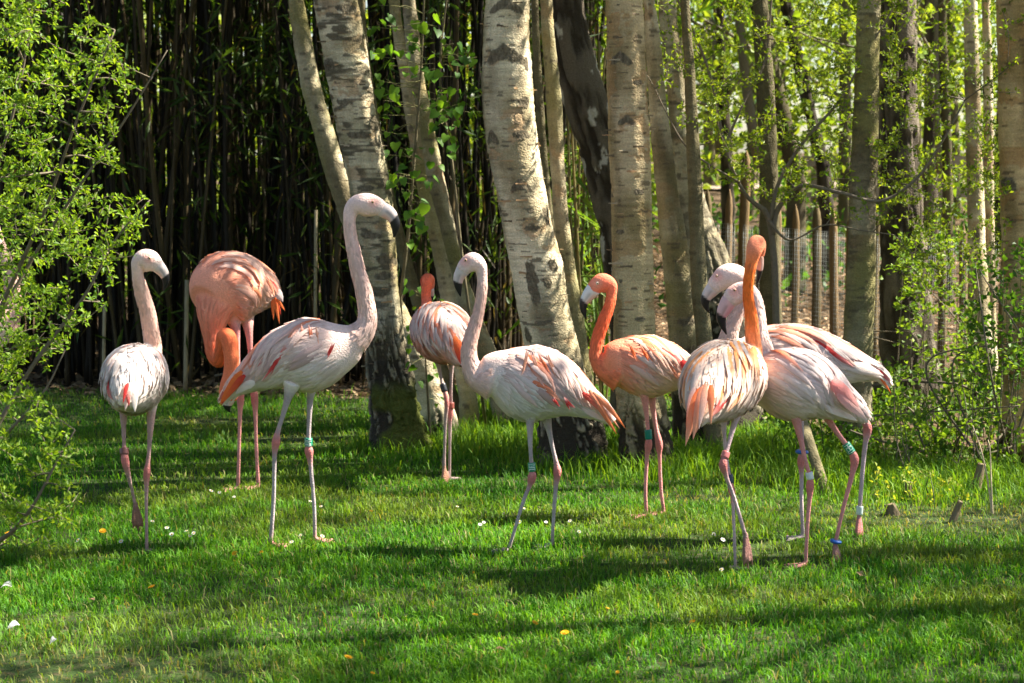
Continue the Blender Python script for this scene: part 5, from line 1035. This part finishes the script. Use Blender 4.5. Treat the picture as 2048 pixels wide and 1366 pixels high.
# ================================================================== litter, tall grass, flowers, small things
def litter(n, xr, yr_, test, size, name, label, c1, c2):
    x = r1.uniform(*xr, n); y = r1.uniform(*yr_, n); k = test(x, y); x, y = x[k], y[k]; m = len(x)
    p = np.stack([x, y, ground_z(x, y) - .022 + .02 * r1.random(m)], -1); V, T = leafcards(p, unit(r1.normal(size=(m, 3)) * [1, 1, .22]), unit(r1.normal(size=(m, 3)) * .35 + [0, 0, 1]), size * r1.uniform(.6, 1.4, m), size * .6 * r1.uniform(.6, 1.4, m))
    obj(name, mesh(name, V, None, T, MAT['litter'], np.repeat(mix(c1, c2, r1.random(m)), 4, 0), False), None, label, 'leaves', None, 'stuff')
litter(15000, (0, 9), (10, 24), lambda x, y: y > np.maximum(lawn_edge(x), 12.2), .075, 'leaf_litter', 'dry fallen leaves covering the soil around and beyond the fence', (0.20, 0.11, 0.05), (0.46, 0.32, 0.19))
litter(6000, (-5, 1.0), (11.6, 15), lambda x, y: y > lawn_edge(x) - .1, .07, 'thicket_litter', 'brown fallen bamboo leaves under the thicket', (0.12, 0.08, 0.04), (0.28, 0.20, 0.11))
# tufts of long grass round the birch feet and along the shrub edge
tx, ty, thh = [], [], []
for (px, py, sp, n, hh) in ((541, 1100, .035, 60, .05), (630, 1096, .035, 60, .05), (1017, 1112, .035, 60, .05), (1104, 1116, .035, 60, .05), (1471, 1158, .035, 60, .05), (1611, 1158, .035, 70, .05), (1606, 1096, .035, 70, .05), (294, 1120, .035, 60, .05), (800, 905, .18, 750, 0.115), (740, 900, .10, 330, 0.115), (870, 880, .2, 630, 0.138), (1000, 900, .28, 1350, 0.161), (930, 850, .2, 750, 0.149), (960, 840, .25, 900, 0.161), (1150, 935, .2, 630, 0.138), (1225, 900, .14, 570, 0.207), (1300, 945, .22, 1350, 0.149), (1370, 930, .18, 900, 0.184), (1430, 920, .2, 750, 0.161), (1560, 900, .35, 1350, 0.149), (1660, 960, .25, 1050, 0.161), (1760, 960, .3, 1350, 0.149), (1850, 985, .3, 1200, 0.115), (1950, 960, .3, 1200, 0.127), (2030, 960, .2, 750, 0.127), (560, 800, .4, 300, .06), (330, 800, .4, 300, .05)):
    c = G(px, py); tx.append(r1.normal(c[0], sp, n)); ty.append(r1.normal(c[1], sp * .8, n)); thh.append(r1.uniform(.35, 1.1, n) * hh)
tx, ty, thh = map(np.concatenate, (tx, ty, thh)); n = len(tx)
blades(tx, ty, thh, r1.uniform(.003, .006, n), mix((0.06, 0.17, 0.012), (0.20, 0.34, 0.025), r1.random(n)), r1.uniform(.3, 1.2, n), 'tall_grass', 'longer grass left standing round the birch feet and shrub edge')
def flower_mesh(kind):
    bg = Bag(); npet = 26 if kind == 'dandelion' else 14; R = .017 if kind == 'dandelion' else .011; h = .040 if kind == 'dandelion' else .042
    bg.add(*tube(np.array([[0, 0, -.01], [.002, 0, h * .5], [0, .002, h]]), .0013, 5), C=(0.09, 0.17, 0.03))
    for ring_, (rr, zz) in enumerate(((R, .002), (R * .62, .006)) if kind == 'dandelion' else ((R, .002),)):
        a = np.linspace(0, 6.283, npet, endpoint=False) + ring_ * .1; d = np.stack([np.cos(a), np.sin(a), 0 * a + .25 + .3 * ring_], -1)
        V, T = leafcards(np.tile([0, 0, h + zz * .3], (npet, 1)), d, np.tile([0, 0, 1.0], (npet, 1)), rr, rr * .36, .1); bg.add(V, None, T, (0.80, 0.42, 0.015) if kind == 'dandelion' else (0.78, 0.76, 0.74))
    a = np.linspace(0, 6.283, 9)[:-1]; V = np.vstack([np.stack([np.cos(a) * R * .35, np.sin(a) * R * .35, 0 * a + h + .003], -1), [[0, 0, h + .008]]]); bg.add(V, None, np.array([[8, i, (i + 1) % 8] for i in range(8)]), (0.78, 0.36, 0.01) if kind == 'dandelion' else (0.75, 0.50, 0.04))
    return bg.mesh(kind, MAT['petal'])
dm, ym = flower_mesh('dandelion'), flower_mesh('daisy')
for (px, py, s) in ((472, 1112, .9), (525, 1105, .6), (690, 1330, 1.0), (312, 1186, 1.0), (205, 1072, 1.1), (20, 1076, 1.0), (948, 1241, .8), (1062, 1254, .8), (1132, 1280, 1.0), (1390, 1252, .8), (1212, 1224, .6), (740, 1028, .7), (742, 1352, .6), (1235, 1348, .5), (945, 1143, .5)):
    g = G(px, py + 6); o = obj('dandelion', dm, None, 'yellow dandelion flower in the lawn', 'flower', 'dandelions in the lawn', loc=(g[0], g[1], float(ground_z(g[0], g[1])))); o.rotation_euler = (r1.uniform(.1, .6), r1.normal(0, .2), r1.uniform(-.5, .5)); o.scale = (s * .9,) * 3
for (px, py) in [(380, 1066), (392, 1068), (330, 1066), (245, 1087), (172, 1084), (352, 1075), (372, 1080), (470, 998), (440, 990), (420, 990), (618, 1010), (604, 1070), (590, 1090), (650, 1020), (1015, 1030), (1040, 1022), (1150, 1050), (1040, 1046), (1090, 1050), (960, 1055), (965, 1048), (1155, 1066), (905, 1020), (1440, 1090), (1425, 1072), (1450, 1148), (640, 1080), (300, 1050), (180, 1250)]:
    g = G(px + r1.normal(0, 3), py + 8); o = obj('daisy', ym, None, 'small white daisy in the lawn', 'flower', 'daisies in the lawn', loc=(g[0], g[1], float(ground_z(g[0], g[1])))); o.rotation_euler = (r1.uniform(.2, .8), r1.normal(0, .3), r1.uniform(-.6, .6)); s = r1.uniform(.75, 1.1); o.scale = (s, s, s)
# shed feathers
def shed_feather(px, py, L, rz, lab, col=(0.72, 0.70, 0.70)):
    g = G(px, py); z = float(ground_z(g[0], g[1])) + .03; bg = Bag(); n = 16; u = np.linspace(0, 1, n); c = np.stack([u * L, .10 * L * np.sin(u * 2.4), .012 * np.sin(u * 3)], -1); bg.add(*tube(c, np.linspace(.0016, .0005, n), 5), C=(0.75, 0.7, 0.66))
    for sg in (-1, 1):
        k = np.arange(2, n); p = c[k]; d = np.stack([.7 + 0 * k, sg * (1.0 + 0 * k), .25 + .2 * rng.random(len(k))], -1); V, T = leafcards(p, d, np.tile([0, 0, 1.0], (len(k), 1)), L * .38 * np.sin(u[k] * 2.6 + .35), L * .11, .1); bg.add(V, None, T, col)
    o = obj('shed_feather', bg.mesh('shed_feather', MAT['feather']), None, lab, 'feather', loc=(g[0], g[1], z)); o.rotation_euler = (.5, -.15, rz)
shed_feather(14, 1280, .042, .6, 'curled white shed feather lying on the worn patch of lawn')
shed_feather(2, 1192, .05, -.5, 'pale shed feather with its quill lying under the bush')
shed_feather(100, 1310, .03, 1.2, 'small grey shed feather flattened in the worn grass', (0.5, 0.5, 0.5))
# dead leaves on the lawn
dl = leafcards(np.zeros((1, 3)), np.array([[1, .2, .3]]), np.array([[0, .2, 1.0]]), .035, .024, .3)
dlm = mesh('dead_leaf', dl[0], None, dl[1], MAT['litter'], np.broadcast_to((0.45, 0.27, 0.16), (4, 3)), False)
for (px, py) in ((265, 1335), (190, 1215), (990, 1310), (490, 1012), (1545, 1135), (1730, 1165)):
    g = G(px, py); o = obj('dead_leaf', dlm, None, 'single curled dead leaf lying on the lawn', 'leaf', 'dead leaves on the lawn', loc=(g[0], g[1], float(ground_z(g[0], g[1])) + .022)); o.rotation_euler = (r1.normal(0, .5), r1.normal(0, .5), r1.uniform(0, 6))
# cut stubs by the shrub edge
for (px, py, w_, h_, tl, lab) in ((1816, 1000, 22, 36, .05, 'short pale sawn stub among the weeds, the upright one'), (1786, 1030, 30, 22, -.3, 'low round cut stub leaning in the grass before the weeds'), (1905, 1045, 18, 44, .35, 'split brown stake leaning in the sunny grass edge'), (1948, 985, 26, 60, .25, 'mossy broken stub beside the dry stalk')):
    g = G(px, py); D = g[1]; h_ = M(h_, D); r = M(w_, D) / 2; z = np.array([-.03, .0, h_ * .5, h_ * .97, h_]); V, q, t = tube(np.stack([tl * z, 0 * z, z], -1), np.array([1.2, 1.1, .92, .85, .6]) * r * .8, 12, ref=(1, .1, 0))
    C = np.broadcast_to((0.17, 0.13, 0.075), V.shape).copy(); C[-1] = (0.34, 0.26, 0.16); V = V + np.random.default_rng(px).normal(0, r * .07, V.shape)
    obj('stub', mesh('stub', V, q, t, MAT['wood'], C, False), None, lab, 'stub', loc=(g[0], g[1], float(ground_z(g[0], g[1]))))
# dry forked stalk
g = G(1985, 1030); bg = Bag(); D = g[1]
for pts in ([(1985, 1035), (1975, 960), (1962, 900), (1945, 850)], [(1985, 1035), (1982, 960), (1980, 900), (1976, 880)]):
    bg.add(*tube(cat(np.array([P(x, y, D) for x, y in pts]), 12), np.linspace(.005, .002, 12), 5), C=(0.42, 0.33, 0.22))
obj('dry_stalk', bg.mesh('dry_stalk', MAT['twig']), None, 'forked pale dry stalk rising from the sunny grass edge', 'stalk')
# dead branches under the bamboo and behind the walking pair
for pts, D, r, lab in (([(430, 752), (500, 738), (580, 745), (640, 722)], 12.2, .007, 'thin dead stick lying slanted at the thicket foot'), ([(1745, 772), (1800, 762), (1860, 764), (1920, 770), (1980, 800)], 9.8, .009, 'curved dead branch arching through the brambles')):
    c = cat(np.array([P(x, y, D) for x, y in pts]), 24); c[:, 2] = np.maximum(c[:, 2], .0)
    V, q, t = tube(c, r * np.linspace(1.1, .6, 24), 7, ref=(0, .1, 1)); obj('dead_branch', mesh('dead_branch', V, q, t, MAT['twig'], np.broadcast_to((0.11, 0.085, 0.055), V.shape)), None, lab, 'branch')
# pale dead culms standing in the thicket
for (px, py0, py1, D, w_) in ((370, 560, 760, 12.45, 9), (205, 610, 740, 12.3, 7), (628, 420, 640, 12.5, 7)):
    a = P(px, py1, D); a[2] = -.02; b = P(px + 4, py0, D); V, q, t = tube(np.linspace(a, b, 6), M(w_, D) / 2, 7, ref=(1, .2, 0)); obj('dead_culm', mesh('dead_culm', V - a, q, t, MAT['culm'], np.broadcast_to((0.30, 0.24, 0.14), V.shape)), None, 'pale broken dry bamboo stem standing at the front of the thicket', 'bamboo', 'broken dry bamboo stems', loc=a)
